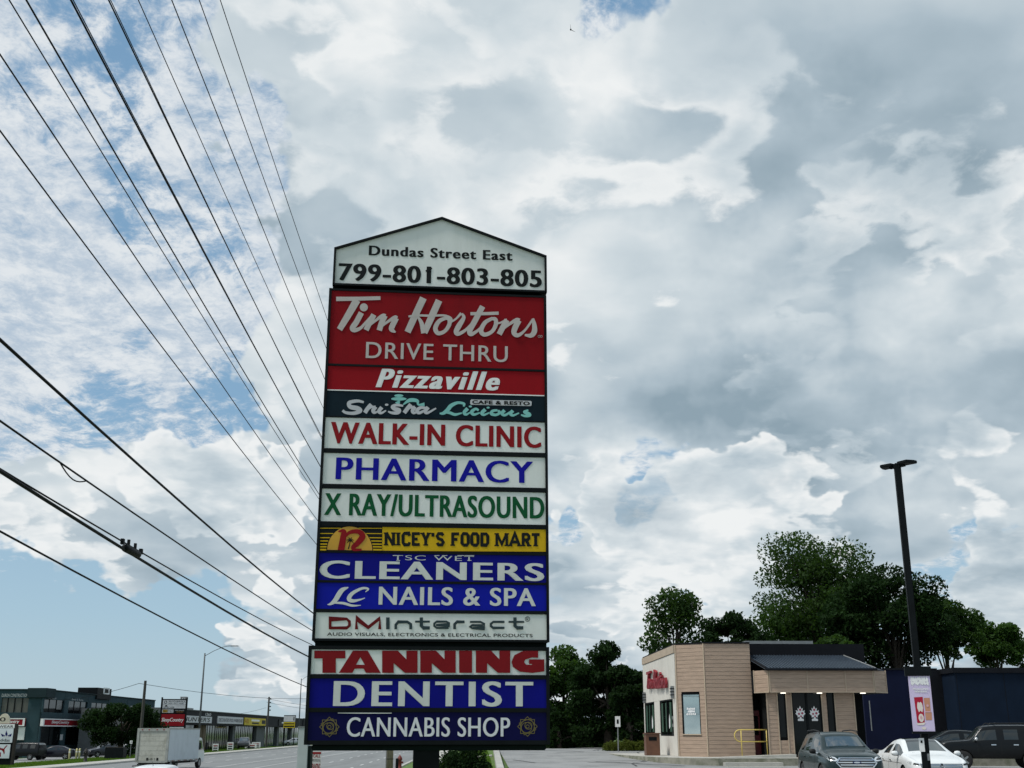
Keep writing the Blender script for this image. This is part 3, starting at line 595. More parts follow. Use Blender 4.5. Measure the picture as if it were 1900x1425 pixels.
# ================================================================ POLES AND WIRES
WR = -4.4
def wires():
    W = [([(20, 0), (307, 480), (588, 920)], .014, 'thin overhead wire, left of the close pair running to the pole'), ([(50, 0), (327, 480), (594, 920)], .020, 'slightly thicker overhead wire of the close pair'),
        ([(132, 0), (384, 480), (596, 868)], .024, 'heavy doubled overhead wire between the thin pair and the upper lines'), ([(137, 0), (385, 480), (598, 872)], .013, 'thin overhead wire hugging the heavy doubled wire'),
        ([(203, 0), (431, 480), (599, 814)], .020, 'overhead wire with a twin beside it at mid height'), ([(206, 0), (432, 480), (600, 820)], .012, 'twin of the mid height overhead wire'),
        ([(259, 0), (469, 480), (601, 758)], .014, 'thin upper overhead wire, fourth below the topmost'), ([(319, 0), (510, 480), (605, 709)], .018, 'upper overhead wire, third of the top three spread lines'),
        ([(370, 0), (543, 480), (609, 655)], .017, 'upper overhead wire, second below the topmost'), ([(409, 0), (568, 480), (611, 602)], .017, 'topmost overhead wire on the pole line'),
        ([(0, 98), (251, 480), (556, 920)], .016, 'overhead wire below the close pair of wires'), ([(0, 241), (176, 480), (514, 920)], .016, 'lone overhead wire above the thick telephone cable'),
        ([(0, 626), (295, 900), (578, 1135)], .033, 'thick black telephone cable sagging behind the pylon sign'), ([(0, 781), (172, 900), (576, 1168)], .022, 'telephone cable with a small slack loop hanging from it'),
        ([(0, 865), (250, 1040), (571, 1217)], .038, 'thick cable bundle running just under the black splice case'), ([(0, 868), (240, 1014), (576, 1195)], .020, 'thin carrier cable that holds the black splice case'),
        ([(0, 977), (250, 1128), (537, 1260)], .022, 'lowest overhead cable, passing by the street lamp arm')]
    P = CAM+RR*WR; tops = []
    for pts, dia, lab in W:
        sz = [(lambda q: (q.dot(RD), q.z))(onp(x, y, P, RR)) for x, y in pts]
        S3 = np.array([a for a, b in sz]); Zm = np.array([b for a, b in sz])
        co = np.polyfit(S3, Zm, 2); co[0] = min(max(co[0], .00004), .0006)
        # keep the end points, a gentle sag between
        A = np.stack([S3, np.ones(3)], 1); c1, c0 = np.linalg.lstsq(A, Zm-co[0]*S3**2, rcond=None)[0]
        zf = lambda s: co[0]*s*s+c1*s+c0
        path = [RF(WR, s, zf(s)) for s in (-14, -8, -3, 2, 6, 9, 11, 13, 15, 18, 21, 25, 29, 33, 38, 44, 50, 56, 61, 66)]
        mb = MB(); mb.tube(path, dia/2, 6)
        if 'slack loop' in lab:
            s0, s1 = 12.1, 13.0
            mb.tube([RF(WR, s0+(s1-s0)*t, zf(s0+(s1-s0)*t)-.085*math.sin(math.pi*t)) for t in [i/8 for i in range(9)]], .008, 5)
        o = mb.build('overhead_wire', black, smooth=True); tag(o, lab, 'wire', 'overhead wires along the street'); tops.append((zf(66), zf(-14)))
        if 'splice' in lab and 'carrier' in lab: zc = (lambda k: (lambda s: k[0]*s*s+k[1]*s+k[2]))((co[0], c1, c0))
    # splice case on the carrier cable
    s0 = onp(245, 1014, P, RR).dot(RD)
    b = RF(WR, s0, zc(s0)); t = thing('splice_case', 'black cable splice case clamped on the thin carrier cable', 'splice case', b, TH)
    MB().lathe([(.02, -.34), (.04, -.32), (.05, -.28), (.05, .26), (.04, .32), (.02, .36)], (0, 0, -.055), 'y', 10).build('case', black, t, smooth=True)
    for y in (-.16, .14): MB().box(-.015, .015, y-.02, y+.02, -.04, .07).build('clamp', black, t)
    for y in (-.42, .42): MB().box(-.02, .02, y-.03, y+.03, -.03, .04).build('cable_grip', black, t)
    for s, k, lab in ((66, 0, 'tall weathered wooden utility pole carrying the wires behind the pylon sign'), (-14, 1, 'wooden utility pole at the near end of the wires')):
        g = gz(WR, s); b = RF(WR, s, g); t = thing('utility_pole', lab, 'pole', b, TH, 'wooden utility poles'); top = max(x[k] for x in tops)-g+.5
        MB().tube([(0.02, 0, -.3), (0.02, 0, top*.5), (0.02, 0, top)], [.19, .165, .13], 12).build('pole', wood_pole, t, smooth=True)
        for z in sorted(set(round(x[k]-g, 1) for x in tops)):
            MB().lathe([(.02, -.06), (.045, -.04), (.03, 0), (.045, .03), (.02, .06)], (0, -.18, z), 'z', 8).build('insulator', steel, t)
        for z in (.9, 1.6, 2.4): MB().lathe([(.2, -.015), (.2, .015)], (.02, 0, z), 'z', 12).build('band', black, t)
        MB().box(-.2, -.17, -.03, .03, .2, top*.6).build('ground_wire_cover', steel, t)
wires()
def street_lamp(base, h, label, arm=2.4, group='street lamps across the road'):
    t = thing('street_lamp', label, 'street lamp', base, TH, group)
    MB().tube([(0, 0, -.3), (0, 0, h*.5), (0, 0, h)], [.13, .11, .085], 10).build('pole', mat('lamp_steel', (.075, .085, .088), .55, .4, .1), t, smooth=True)
    MB().tube([(0, 0, h-.35), (arm*.35, 0, h+.28), (arm*.7, 0, h+.75), (arm*.9, 0, h+.88), (arm*1.0, 0, h+.9)], .035, 7).build('arm', MATS['lamp_steel'], t, smooth=True)
    MB().box(arm, arm+1.0, -.14, .14, h+.84, h+.95).build('lamp_head', steel, t, bevel=.03)
p0 = at(366, 1400, 147); street_lamp(Vector((p0.x, 147, gz(*rs(p0)))), at(371, 1212, 147).z-gz(*rs(p0)), 'tall grey street lamp with a curved arm behind the box truck', 3.1)
p0 = at(553, 1380, 237); street_lamp(Vector((p0.x, 237, gz(*rs(p0)))), at(554, 1259, 237).z-gz(*rs(p0)), 'distant grey street lamp beside the pylon sign edge')
def far_pole(px, ytop, D, label, ins):
    p = at(px, 1385, D); g = gz(*rs(p)); t = thing('utility_pole', label, 'pole', (p.x, D, g), TH, 'wooden utility poles'); h = at(px, ytop, D).z-g
    MB().tube([(0, 0, -.3), (0, 0, h)], [.2, .14], 8).build('pole', mat('dark_pole_wood', (.05, .048, .04), .9), t)
    for z in ins: MB().lathe([(.03, -.12), (.12, -.06), (.12, .06), (.03, .12)], (.28, 0, h-z), 'z', 8).build('insulator', black, t)
    return p, g, h
far_pole(259, 1263, 126, 'slim dark utility pole rising through the round leafy tree', ())
far_pole(494, 1293, 205, 'short wooden utility pole in front of the black plaza', (.35, .95, 1.6, 2.2))
def far_wire(pts, dia, lab):
    o = MB().tube([Vector(p) for p in pts], dia/2, 5).build('overhead_wire', black); tag(o, lab, 'wire', 'distant overhead wires')
def sag(a, b, k, n=9): return [a.lerp(b, i/n)-Vector((0, 0, k*4*(i/n)*(1-i/n))) for i in range(n+1)]
a = at(258, 1268, 126)
far_wire(sag(at(110, 1299, 153), a, .3), .05, 'thin wire running from the slim pole over the teal building')
far_wire(sag(a, at(640, 1292, 205), .9), .05, 'thin wire running from the slim pole across to the distant lamp')
b = at(495, 1296, 205)
far_wire(sag(b, at(640, 1316, 260), .3), .05, 'upper thin wire leaving the short pole by the black plaza')
far_wire(sag(at(495, 1303, 205), at(640, 1322, 260), .3), .05, 'lower thin wire leaving the short pole by the black plaza')
far_wire(sag(at(440, 1325, 205), at(494, 1313, 205), .1), .04, 'service wire rising from the black plaza roof to the pole')
# parking lot lamp with banner
def lot_lamp():
    D = 26.0; p = at(1718, 1400, D); g = 0; t = thing('lot_lamp', 'tall black parking lot lamp with two flat heads and a lilac banner', 'lamp post', (p.x, D, g), R_(-6)); h = at(1671, 860, D).z
    MB().box(-.07, .07, -.07, .07, -.2, h).build('pole', black, t, bevel=.015)
    MB().lathe([(.22, -.1), (.22, .04), (.12, .10)], (0, 0, 0), 'z', 14).build('base', old_concrete, t)
    for sgn in (-1, 1):
        m = MB(); q = [(sgn*.08, -.13), (sgn*.36, -.16), (sgn*.44, .02), (sgn*.44, .15), (sgn*.08, .13)]
        hd = m.prism([(x, y, h-.06) for x, y in q], (0, 0, .07)).build('lamp_head', black, t, bevel=.012)
        hd.rotation_euler = (0, 0, R_(-48)); MB().box(min(0, sgn*.2), max(0, sgn*.2), -.04, .04, h-.10, h-.02).build('arm', black, t).rotation_euler = (0, 0, R_(-48))
    # banner frame hung before the pole
    zb, zt = at(1700, 1357, D).z, at(1700, 1246, D).z; k = .012
    MB().box(-.31, .25, -.17, -.10, zt-.10, zt+.10).build('banner_bracket', black, t); MB().box(-.27, .27, -.17, -.10, zb-.05, zb).build('banner_bracket', black, t)
    lil = mat('banner_lilac', (.62, .53, .72), .6, 0, .06, 2); bn = MB().box(-.25, .21, -.150, -.135, zb, zt-.10).build('banner', lil, t)
    W_, H_ = .46, zt-.10-zb; f = lambda u, v, q: Vector((-.25+u*W_, -.152-q, zb+v*H_))
    rn = random.Random(3)
    def scribble(y0, y1, x0, x1, n, w):
        out = []
        for i in range(n):
            a = x0+(x1-x0)*(i+.1)/n; b = x0+(x1-x0)*(i+.85)/n; k = rn.choice((0, 1, 2))
            out.append(([(a, y0), (a+(b-a)*.2, y1), (b, y0 if k else y1), (b, y1 if k == 2 else y0)], w))
        return out
    strokes(scribble(.90, .955, .10, .90, 8, .045), f, INK_W, bn, .002, 'lettering', False); strokes(scribble(.845, .89, .10, .92, 7, .045), f, INK_W, bn, .002, 'lettering', False)
    strokes(scribble(.745, .77, .16, .88, 14, .012), f, INK_W, bn, .002, 'lettering', False); strokes(scribble(.70, .725, .24, .80, 11, .012), f, INK_W, bn, .002, 'lettering', False)
    cupr = ink('banner_red', (.42, .02, .045)); tan = ink('banner_tan', (.55, .27, .17)); cream = ink('banner_cream', (.78, .70, .62)); pink = ink('banner_pink', (.70, .40, .42))
    polys([[(.18, .61), (.58, .62), (.56, .15), (.22, .15)]], f, cupr, bn, .001, 'cup'); polys([[(.62, .60), (.90, .60), (.88, .36), (.64, .36)], [(.62, .34), (.92, .34), (.90, .20), (.62, .20)]], f, tan, bn, .001, 'cups')
    polys([[(.30, .50), (.34, .53), (.40, .51), (.46, .53), (.52, .50), (.55, .42), (.50, .34), (.42, .37), (.34, .34), (.28, .42)], circ(.42, .24, .12, .075), [(.16, .14), (.60, .16), (.52, .115), (.24, .11)]], f, cream, bn, .003, 'cup_print')
    polys([circ(.42, .245, .05, .03), circ(.76, .46, .06, .025), [(.62, .36), (.90, .36), (.90, .345), (.62, .345)]], f, pink, bn, .006, 'cup_print'); polys([circ(.5, .055, .10, .025)], f, cream, bn, .003, 'banner_mark')
    # small notice and a tag on the pole
    zs = at(1712, 1382, D).z; nb = MB().box(-.145, -.035, -.112, -.10, zs-.14, zs+.14).build('notice_plate', INK_W, t); MB().box(-.11, -.07, -.116, -.1125, zs+.04, zs+.09).build('notice_print', INK_K, nb)
    MB().box(-.12, .0, -.1, -.0855, zs-.6, zs-.1).build('notice_post', black, t)
    MB().box(-.05, .06, -.094, -.0855, zs-.32, zs-.18).build('tag', steel, t)
lot_lamp()
# bird
def bird():
    p = at(1059, 55, 42); t = thing('bird', 'small dark bird gliding below the gap in the clouds', 'bird', p, .5)
    MB().lathe([(.004, -.10), (.03, -.05), (.038, 0), (.025, .06), (.004, .10)], (0, 0, 0), 'y', 8).build('body', black, t, smooth=True)
    w = MB()
    for s in (-1, 1):
        w = MB().prism([(s*.02, .03, .0), (s*.09, .05, .05), (s*.19, -.03, .10), (s*.08, -.02, .045), (s*.02, -.03, 0)], (0, 0, .006)); o = w.build('wing', black, t)
    MB().prism([(-.012, -.09, 0), (.012, -.09, 0), (.035, -.16, 0), (0, -.14, 0), (-.035, -.16, 0)], (0, 0, .005)).build('tail', black, t)
    t.rotation_euler = (R_(35), R_(50), R_(30))
bird()
# ================================================================ COFFEE SHOP
def boards(face, u0, u1, v0, v1, pitch, holes=(), off=0.0):
    """lap siding: a real board per course, tilted so that its lower edge stands proud; courses break round openings"""
    mb = MB(); v = v0
    while v < v1-.01:
        t = min(v+pitch, v1); segs = [(u0, u1)]
        for (a, b, c, d) in holes:
            if c < t-.005 and d > v+.005:
                ns = []
                for (x, y) in segs:
                    if b <= x or a >= y: ns.append((x, y)); continue
                    if a > x: ns.append((x, a))
                    if b < y: ns.append((b, y))
                segs = ns
        for (x, y) in segs:
            if y-x < .02: continue
            P = [face(x, v, .020), face(y, v, .020), face(y, t-.006, .012), face(x, t-.006, .012)]; Q = [face(x, v, 0), face(y, v, 0), face(y, t, 0), face(x, t, 0)]
            mb.add(P+Q, [(0, 1, 2, 3), (0, 4, 5, 1), (3, 2, 6, 7), (0, 3, 7, 4), (1, 5, 6, 2)])
        v = t
    return mb
def coffee_shop():
    B = at(1260, 1399, 59.0); r0, s0 = rs(B); base = RF(r0, s0, APZ+.009)
    t = thing('coffee_shop', 'one storey coffee shop with tan wood siding and a black ribbed entrance roof', 'building', base, TH)
    H = at(1257, 1196, 59.0).z-base.z; A = (0, 11); Cc = (1.25, -1.1); D_ = (3.5, -1.1)
    def wall(p, q):
        p, q = Vector((*p, 0)), Vector((*q, 0)); d = (q-p).normalized(); n = Vector((d.y, -d.x, 0))
        return (lambda u, v, o: p+d*u+Vector((0, 0, v))+n*o), (q-p).length
    # core
    core = [(.05, 10.95), (.05, .03), (1.27, -1.05), (3.45, -1.05), (3.45, .9), (9.6, .9), (9.6, 10.95)]
    MB().prism([(x, y, 0) for x, y in core], (0, 0, H-.02)).build('core', dark_in, t)
    MB().prism([(x, y, H-.02) for x, y in [(-.03, 11.05), (-.03, .0), (1.24, -1.16), (3.52, -1.16), (3.52, .85), (9.7, .85), (9.7, 11.05)]], (0, 0, .07)).build('parapet_cap', roof_blk, t)
    MB().box(3.53, 9.66, .80, .895, 3.0, H+.08).build('parapet_wall', roof_blk, t)
    MB().box(4.3, 7.9, 3, 5, H+.05, H+.42).build('rooftop_unit', steel, t)
    # white side A-B
    f, Lw = wall(A, (0, 0)); k = .055
    wins = [(.35, 4.0, .95, 2.75), (5.9, 10.1, .95, 2.75)]
    segs = [(0, .35), (4.0, 5.9), (10.1, 11)]
    def pan(u0, u1, v0, v1): MB().prism([f(u0+.008, v0+.004, 0), f(u1-.008, v0+.004, 0), f(u1-.008, v1-.004, 0), f(u0+.008, v1-.004, 0)], f(0, 0, k)-f(0, 0, 0)).build('wall_panel', white_wall, t)
    for (a, b) in segs: pan(a, b, 0, 2.75)
    for (a, b, c, d) in wins: pan(a, b, 0, c)
    for i in range(4): pan(i*2.75, (i+1)*2.75, 2.75, H-.42)
    MB().prism([f(0, H-.40, 0), f(11, H-.40, 0), f(11, H-.03, 0), f(0, H-.03, 0)], f(0, 0, .09)-f(0, 0, 0)).build('cornice', trim_tan, t)
    curtain = mat('green_blind', (.016, .060, .032), .8, 0, .6, 3, stretch=(6, 6, .2))
    sticker = ink('sticker_white', (.75, .75, .75))
    for (a, b, c, d) in wins:
        w = MB().prism([f(a+.06, c+.06, -.03), f(b-.06, c+.06, -.03), f(b-.06, d-.06, -.03), f(a+.06, d-.06, -.03)], f(0, 0, .03)-f(0, 0, 0)).build('window', win, t)
        for (u0, u1, v0, v1) in ((a, b, c, c+.06), (a, b, d-.06, d), (a, a+.06, c+.06, d-.06), (b-.06, b, c+.06, d-.06), ((a+b)/2-.03, (a+b)/2+.03, c+.06, d-.06)):
            MB().prism([f(u0, v0, 0), f(u1, v0, 0), f(u1, v1, 0), f(u0, v1, 0)], f(0, 0, .04)-f(0, 0, 0)).build('frame', black, w)
        for i in range(3):
            x = a+.2+i*(b-a)/3.2; MB().prism([f(x, c+.2, .002), f(x+.55, c+.2, .002), f(x+.55, d-.15, .002), f(x, d-.15, .002)], f(0, 0, .004)-f(0, 0, 0)).build('blind', curtain, w)
        cx = (a+b)/2+.45
        polys([[(cx, c+.35), (cx+.35, c+.45), (cx+.4, c+.8), (cx+.2, c+1.1), (cx+.05, c+.8)]], f, sticker, w, .012, 'sticker')
    TIMS = [(pl, w) for pl, w in TIM]
    sx = lambda x: 2.4+(x-100)/1640*6.6; sy = lambda y: 3.35+(1040-y)/330*1.05
    strokes([([(sx(x), sy(y)) for x, y in pl], [max(.09, ww/1640*6.6*1.0) for ww in (w if isinstance(w, list) else [w]*len(pl))]) for pl, w in TIMS], f, mat('sign_red', (.25, .012, .022), .45), t, proud=.22, name='channel_letters', thick=.13)
    for u in (.9, 10.55):
        l = MB().prism([f(u-.12, 2.75, k), f(u+.12, 2.75, k), f(u+.12, 3.35, k), f(u-.12, 3.35, k)], f(0, 0, .16)-f(0, 0, 0)).build('wall_lamp', steel, t, bevel=.02)
        for v in (2.9, 3.05, 3.2): MB().prism([f(u-.14, v, k), f(u+.14, v, k), f(u+.14, v+.04, k), f(u-.14, v+.04, k)], f(0, 0, .19)-f(0, 0, 0)).build('louvre', black, l)
    # chamfer B-C with a window
    f, Lw = wall((0, 0), Cc); hole = (.28, Lw-.36, 1.05, 2.95)
    boards(f, .05, Lw-.05, 0, H-.02, .19, [hole]).build('siding', sidingm, t, kind='stuff')
    for u in (.0, Lw-.06): MB().prism([f(u, 0, 0), f(u+.06, 0, 0), f(u+.06, H-.02, 0), f(u, H-.02, 0)], f(0, 0, .045)-f(0, 0, 0)).build('corner_trim', trim_tan, t)
    w = MB().prism([f(hole[0], hole[2], -.06), f(hole[1], hole[2], -.06), f(hole[1], hole[3], -.06), f(hole[0], hole[3], -.06)], f(0, 0, .06)-f(0, 0, 0)).build('window', mat('shop_glass', (.42, .50, .50), .03, .75, .05), t)
    for (u0, u1, v0, v1) in ((hole[0], hole[0]+.07, hole[2], hole[3]), (hole[0], hole[1], hole[3]-.05, hole[3]), (hole[1]-.03, hole[1], hole[2], hole[3])):
        MB().prism([f(u0, v0, .001), f(u1, v0, .001), f(u1, v1, .001), f(u0, v1, .001)], f(0, 0, .03)-f(0, 0, 0)).build('frame', black, w)
    MB().prism([f(hole[0]-.03, hole[2]-.06, 0), f(hole[1]+.03, hole[2]-.06, 0), f(hole[1]+.03, hole[2], 0), f(hole[0]-.03, hole[2], 0)], f(0, 0, .06)-f(0, 0, 0)).build('sill', trim_tan, w)
    rn = random.Random(2); lump = []
    for (y, x0, x1) in ((2.18, .55, 1.02), (2.06, .60, 1.0), (1.94, .52, 1.08)):
        n = 5
        for i in range(n):
            x = x0+(x1-x0)*i/n; lump.append([(x, y), (x+.085, y+rn.uniform(-.02, .02)), (x+.09, y+.10), (x+.01, y+.09+rn.uniform(-.02, .02))])
    polys(lump, f, sticker, w, .014, 'sticker')
    # front C-D
    f, Lw = wall(Cc, D_); boards(f, .0, Lw, 0, H-.02, .19).build('siding', sidingm, t, kind='stuff')
    f2, L2 = wall(D_, (3.5, .9)); boards(f2, .0, L2, 0, H-.02, .19).build('siding', sidingm, t, kind='stuff')
    # vestibule
    vb = -2.15; fv, Lv = wall((3.95, vb), (8.2, vb)); VH = 3.05
    MB().box(4.0, 8.15, vb+.06, .85, 0, VH).build('vestibule_core', dark_in, t)
    ops = [(.52, .90, .90, VH), (1.20, 2.62, .90, VH), (2.88, 3.25, .90, VH)]
    boards(fv, 0, Lv, 0, VH, .19, [(.52, .90, .88, VH), (1.20, 2.62, .0, VH), (2.88, 3.25, .88, VH)]).build('siding', sidingm, t, kind='stuff')
    for i, (a, b, c, d) in enumerate(ops):
        c2 = .05 if i == 1 else c
        w = MB().prism([fv(a, c2, -.05), fv(b, c2, -.05), fv(b, d, -.05), fv(a, d, -.05)], fv(0, 0, .02)-fv(0, 0, 0)).build('door' if i == 1 else 'window', win, t)
        for (u0, u1) in ([(a, a+.05), (b-.05, b)]+([((a+b)/2-.05, (a+b)/2+.05)] if i == 1 else [])):
            MB().prism([fv(u0, c2, -.029), fv(u1, c2, -.029), fv(u1, d, -.029), fv(u0, d, -.029)], fv(0, 0, .05)-fv(0, 0, 0)).build('frame', black, w)
        if i == 1:
            for cx in (a+.38, b-.36):
                leaf = [(0, .36), (.07, .22), (.14, .27), (.12, .12), (.24, .16), (.21, .06), (.27, .0), (.15, -.10), (.17, -.17), (.05, -.15), (.05, -.22), (.16, -.24), (.16, -.33)]
                pl = [(cx+x*.9, 1.98+y) for x, y in leaf]+[(cx-x*.9, 1.98+y) for x, y in leaf[::-1][:-1]]
                polys([pl], fv, sticker, w, .002, 'leaf_sticker'); polys([circ(cx, 2.16, .055, n=10), circ(cx-.07, 1.97, .05, n=10), circ(cx+.09, 2.0, .055, n=10), circ(cx+.02, 1.86, .045, n=10)], fv, ink('donut_pink', (.35, .06, .10)), w, .006, 'donut_print')
    for u in (-.03, .47, .90, 1.15, 2.62, 3.25, 4.19): MB().prism([fv(u, 0, .0), fv(u+.05, 0, .0), fv(u+.05, VH, .0), fv(u, VH, .0)], fv(0, 0, .045)-fv(0, 0, 0)).build('trim', trim_tan, t)
    # red side door in the recess
    d = MB().box(3.55, 3.94, -.55, -.48, .0, 2.15).build('side_door', red_door, t); MB().box(3.66, 3.86, -.562, -.551, 1.0, 1.9).build('door_glass', win, d); MB().box(3.62, 3.65, -.60, -.551, 1.0, 1.22).build('handle', steel, d)
    MB().box(3.55, 3.94, -.54, -.49, 2.18, 3.0).build('transom', win, t)
    # canopy fascia: angled ends, three panels
    z0, z1 = at(1500, 1285, 56.5).z-base.z, at(1500, 1242, 56.5).z-base.z; pts = [(3.52, -1.65), (4.0, -2.62), (9.05, -2.62), (9.95, -1.75)]
    for i in range(3):
        f, Lw = wall(pts[i], pts[i+1]); boards(f, .03, Lw-.03, z0+.05, z1-.03, (z1-z0-.08)/5).build('fascia_siding', sidingm, t, kind='stuff')
        cuts = [0, Lw-.05] if i != 1 else [0, Lw*.36, Lw*.725, Lw-.05]
        for u in cuts: MB().prism([f(u, z0, 0), f(u+.05, z0, 0), f(u+.05, z1, 0), f(u, z1, 0)], f(0, 0, .04)-f(0, 0, 0)).build('fascia_trim', trim_tan, t)
        MB().prism([f(0, z0, 0), f(Lw, z0, 0), f(Lw, z0+.05, 0), f(0, z0+.05, 0)], f(0, 0, .05)-f(0, 0, 0)).build('fascia_trim', trim_tan, t)
    MB().prism([(x, y, z0+.01) for x, y in [(3.52, -1.60), (4.02, -2.58), (9.03, -2.58), (9.9, -1.72), (9.9, .88), (3.52, .88)]], (0, 0, z1-z0-.03)).build('canopy', roof_blk, t)
    lampm = emit('downlight_glow', (1, .93, .8), 1.2)
    for x in (4.7, 6.45, 8.55): MB().lathe([(.13, -.03), (.13, .0)], (x, -1.95-.45, z0+.0), 'z', 12).build('downlight', lampm, t)
    # ribbed lean-to roof
    zr = at(1500, 1218, 58.5).z-base.z
    lo = [Vector((3.85, -2.78, z1-.02)), Vector((9.15, -2.78, z1-.02))]; hi = [Vector((3.45, .78, zr)), Vector((8.55, .78, zr))]
    hi = [Vector((3.45, -.25, zr)), Vector((8.45, -.25, zr))]
    MB().prism([lo[0], lo[1], hi[1], hi[0]], (0, 0, .05)).build('roof', roof_rib, t)
    rb = MB(); n = 34
    for i in range(n+1):
        a, b = lo[0].lerp(lo[1], i/n), hi[0].lerp(hi[1], i/n); w = Vector((.03, 0, 0))
        rb.prism([a-w, a+w, b+w, b-w], (0, 0, .10))
    rb.build('roof_ribs', mat('roof_rib_edge', (.055, .075, .10), .4, .3, .1), t, kind='stuff')
    MB().add([lo[1], hi[1], Vector((9.98, -1.7, z1-.02)), Vector((9.4, .78, zr-.2))], [(0, 2, 1), (1, 2, 3)]).build('roof_hip', roof_rib, t)
    MB().tube([hi[0]+Vector((0, -.02, .08)), lo[0]+Vector((0, 0, .08))], .05, 6).build('rake_trim', roof_blk, t); MB().tube([hi[1]+Vector((0, -.02, .08)), lo[1]+Vector((0, 0, .08))], .035, 6).build('rake_trim', steel, t)
    MB().box(3.8, 9.2, -2.86, -2.74, z1-.06, z1+.04).build('gutter', roof_blk, t)
    MB().box(3.46, 9.5, -.26, .79, zr-.6, H+.03).build('upper_wall', roof_blk, t)
    # waste cabinet and railing stand by the shop
    q = t.matrix_basis
    bn = thing('waste_cabinet', 'brown wooden waste cabinet against the white shop wall', 'bin', base+RR*-.95+RD*2.6, TH); MB().box(-.32, .38, -.4, .4, .0, 1.05).build('body', brown_bin, bn, bevel=.015); MB().box(-.36, .42, -.44, .44, 1.05, 1.10).build('top', brown_bin, bn); MB().box(-.18, .22, -.415, -.401, .72, .9).build('flap', black, bn)
    rl = thing('handrail', 'yellow looped tube handrail beside the shop entrance ramp', 'railing', at(1377, 1397, 57.2), TH)
    g = APZ-rl.location.z
    lp = [(1.25, 0, 1.05), (.15, 0, 1.05)]+[(-.05-.27*math.sin(R_(a_)), 0, .78+.27*math.cos(R_(a_))) for a_ in range(0, 181, 20)]+[(1.25, 0, .51)]
    MB().tube(lp, .028, 8).build('rail', yellow_p, rl, smooth=True)
    for x in (0, 1.22): MB().tube([(x, 0, g-.02), (x, 0, 1.05)], .028, 8).build('post', yellow_p, rl, smooth=True)
coffee_shop()

def navy_block():
    P = at(1655, 1390, 74.0); r0, s0 = rs(P); base = RF(r0, s0, lotz(s0)); H = at(1690, 1243, 74).z-base.z; H2 = at(1850, 1238, 71).z-base.z
    t = thing('navy_building', 'long windowless navy blue commercial building behind the parked cars', 'building', base, TH)
    MB().box(-1.5, 3.3, 0, 16, -.3, H).build('recessed_wall', navy, t); MB().box(3.3, 30, -2.6, 16, -.3, H2-.3).build('wall', navy2, t)
    MB().box(3.2, 30.1, -2.72, 16, H2-.3, H2).build('parapet', roof_blk, t); MB().box(-1.6, 3.29, -.08, 16, H, H+.10).build('parapet_cap', roof_blk, t)
    MB().box(2.1, 3.29, -.7, .0, -.3, H-.05).build('dark_gap_block', roof_blk, t)  # black block standing in for the shade of the gap between the walls
    dr = MB().box(7.6, 8.7, -2.66, -2.605, 0.2, 2.6).build('door', navy, t); MB().box(8.5, 8.56, -2.72, -2.661, 1.1, 1.3).build('handle', steel, dr)
    MB().box(7.5, 8.8, -2.64, -2.605, 2.6, 2.68).build('door_frame', steel, t)
    l = MB().box(7.9, 8.3, -2.85, -2.605, 3.55, 3.7).build('wall_light', steel, t); MB().box(9.35, 9.6, -2.8, -2.605, 4.5, 4.75).build('wall_light', steel, t)
    MB().tube([at(1613, 1300, 73.2)-base, at(1618, 1356, 73.2)-base], .035, 6).build('downpipe', steel, t).rotation_euler = (0, 0, -TH)
    for i in range(9): MB().box(3.4+i*2.9, 3.43+i*2.9, -2.607, -2.59, -.3, H2-.32).build('cladding_joint', roof_blk, t)
navy_block()
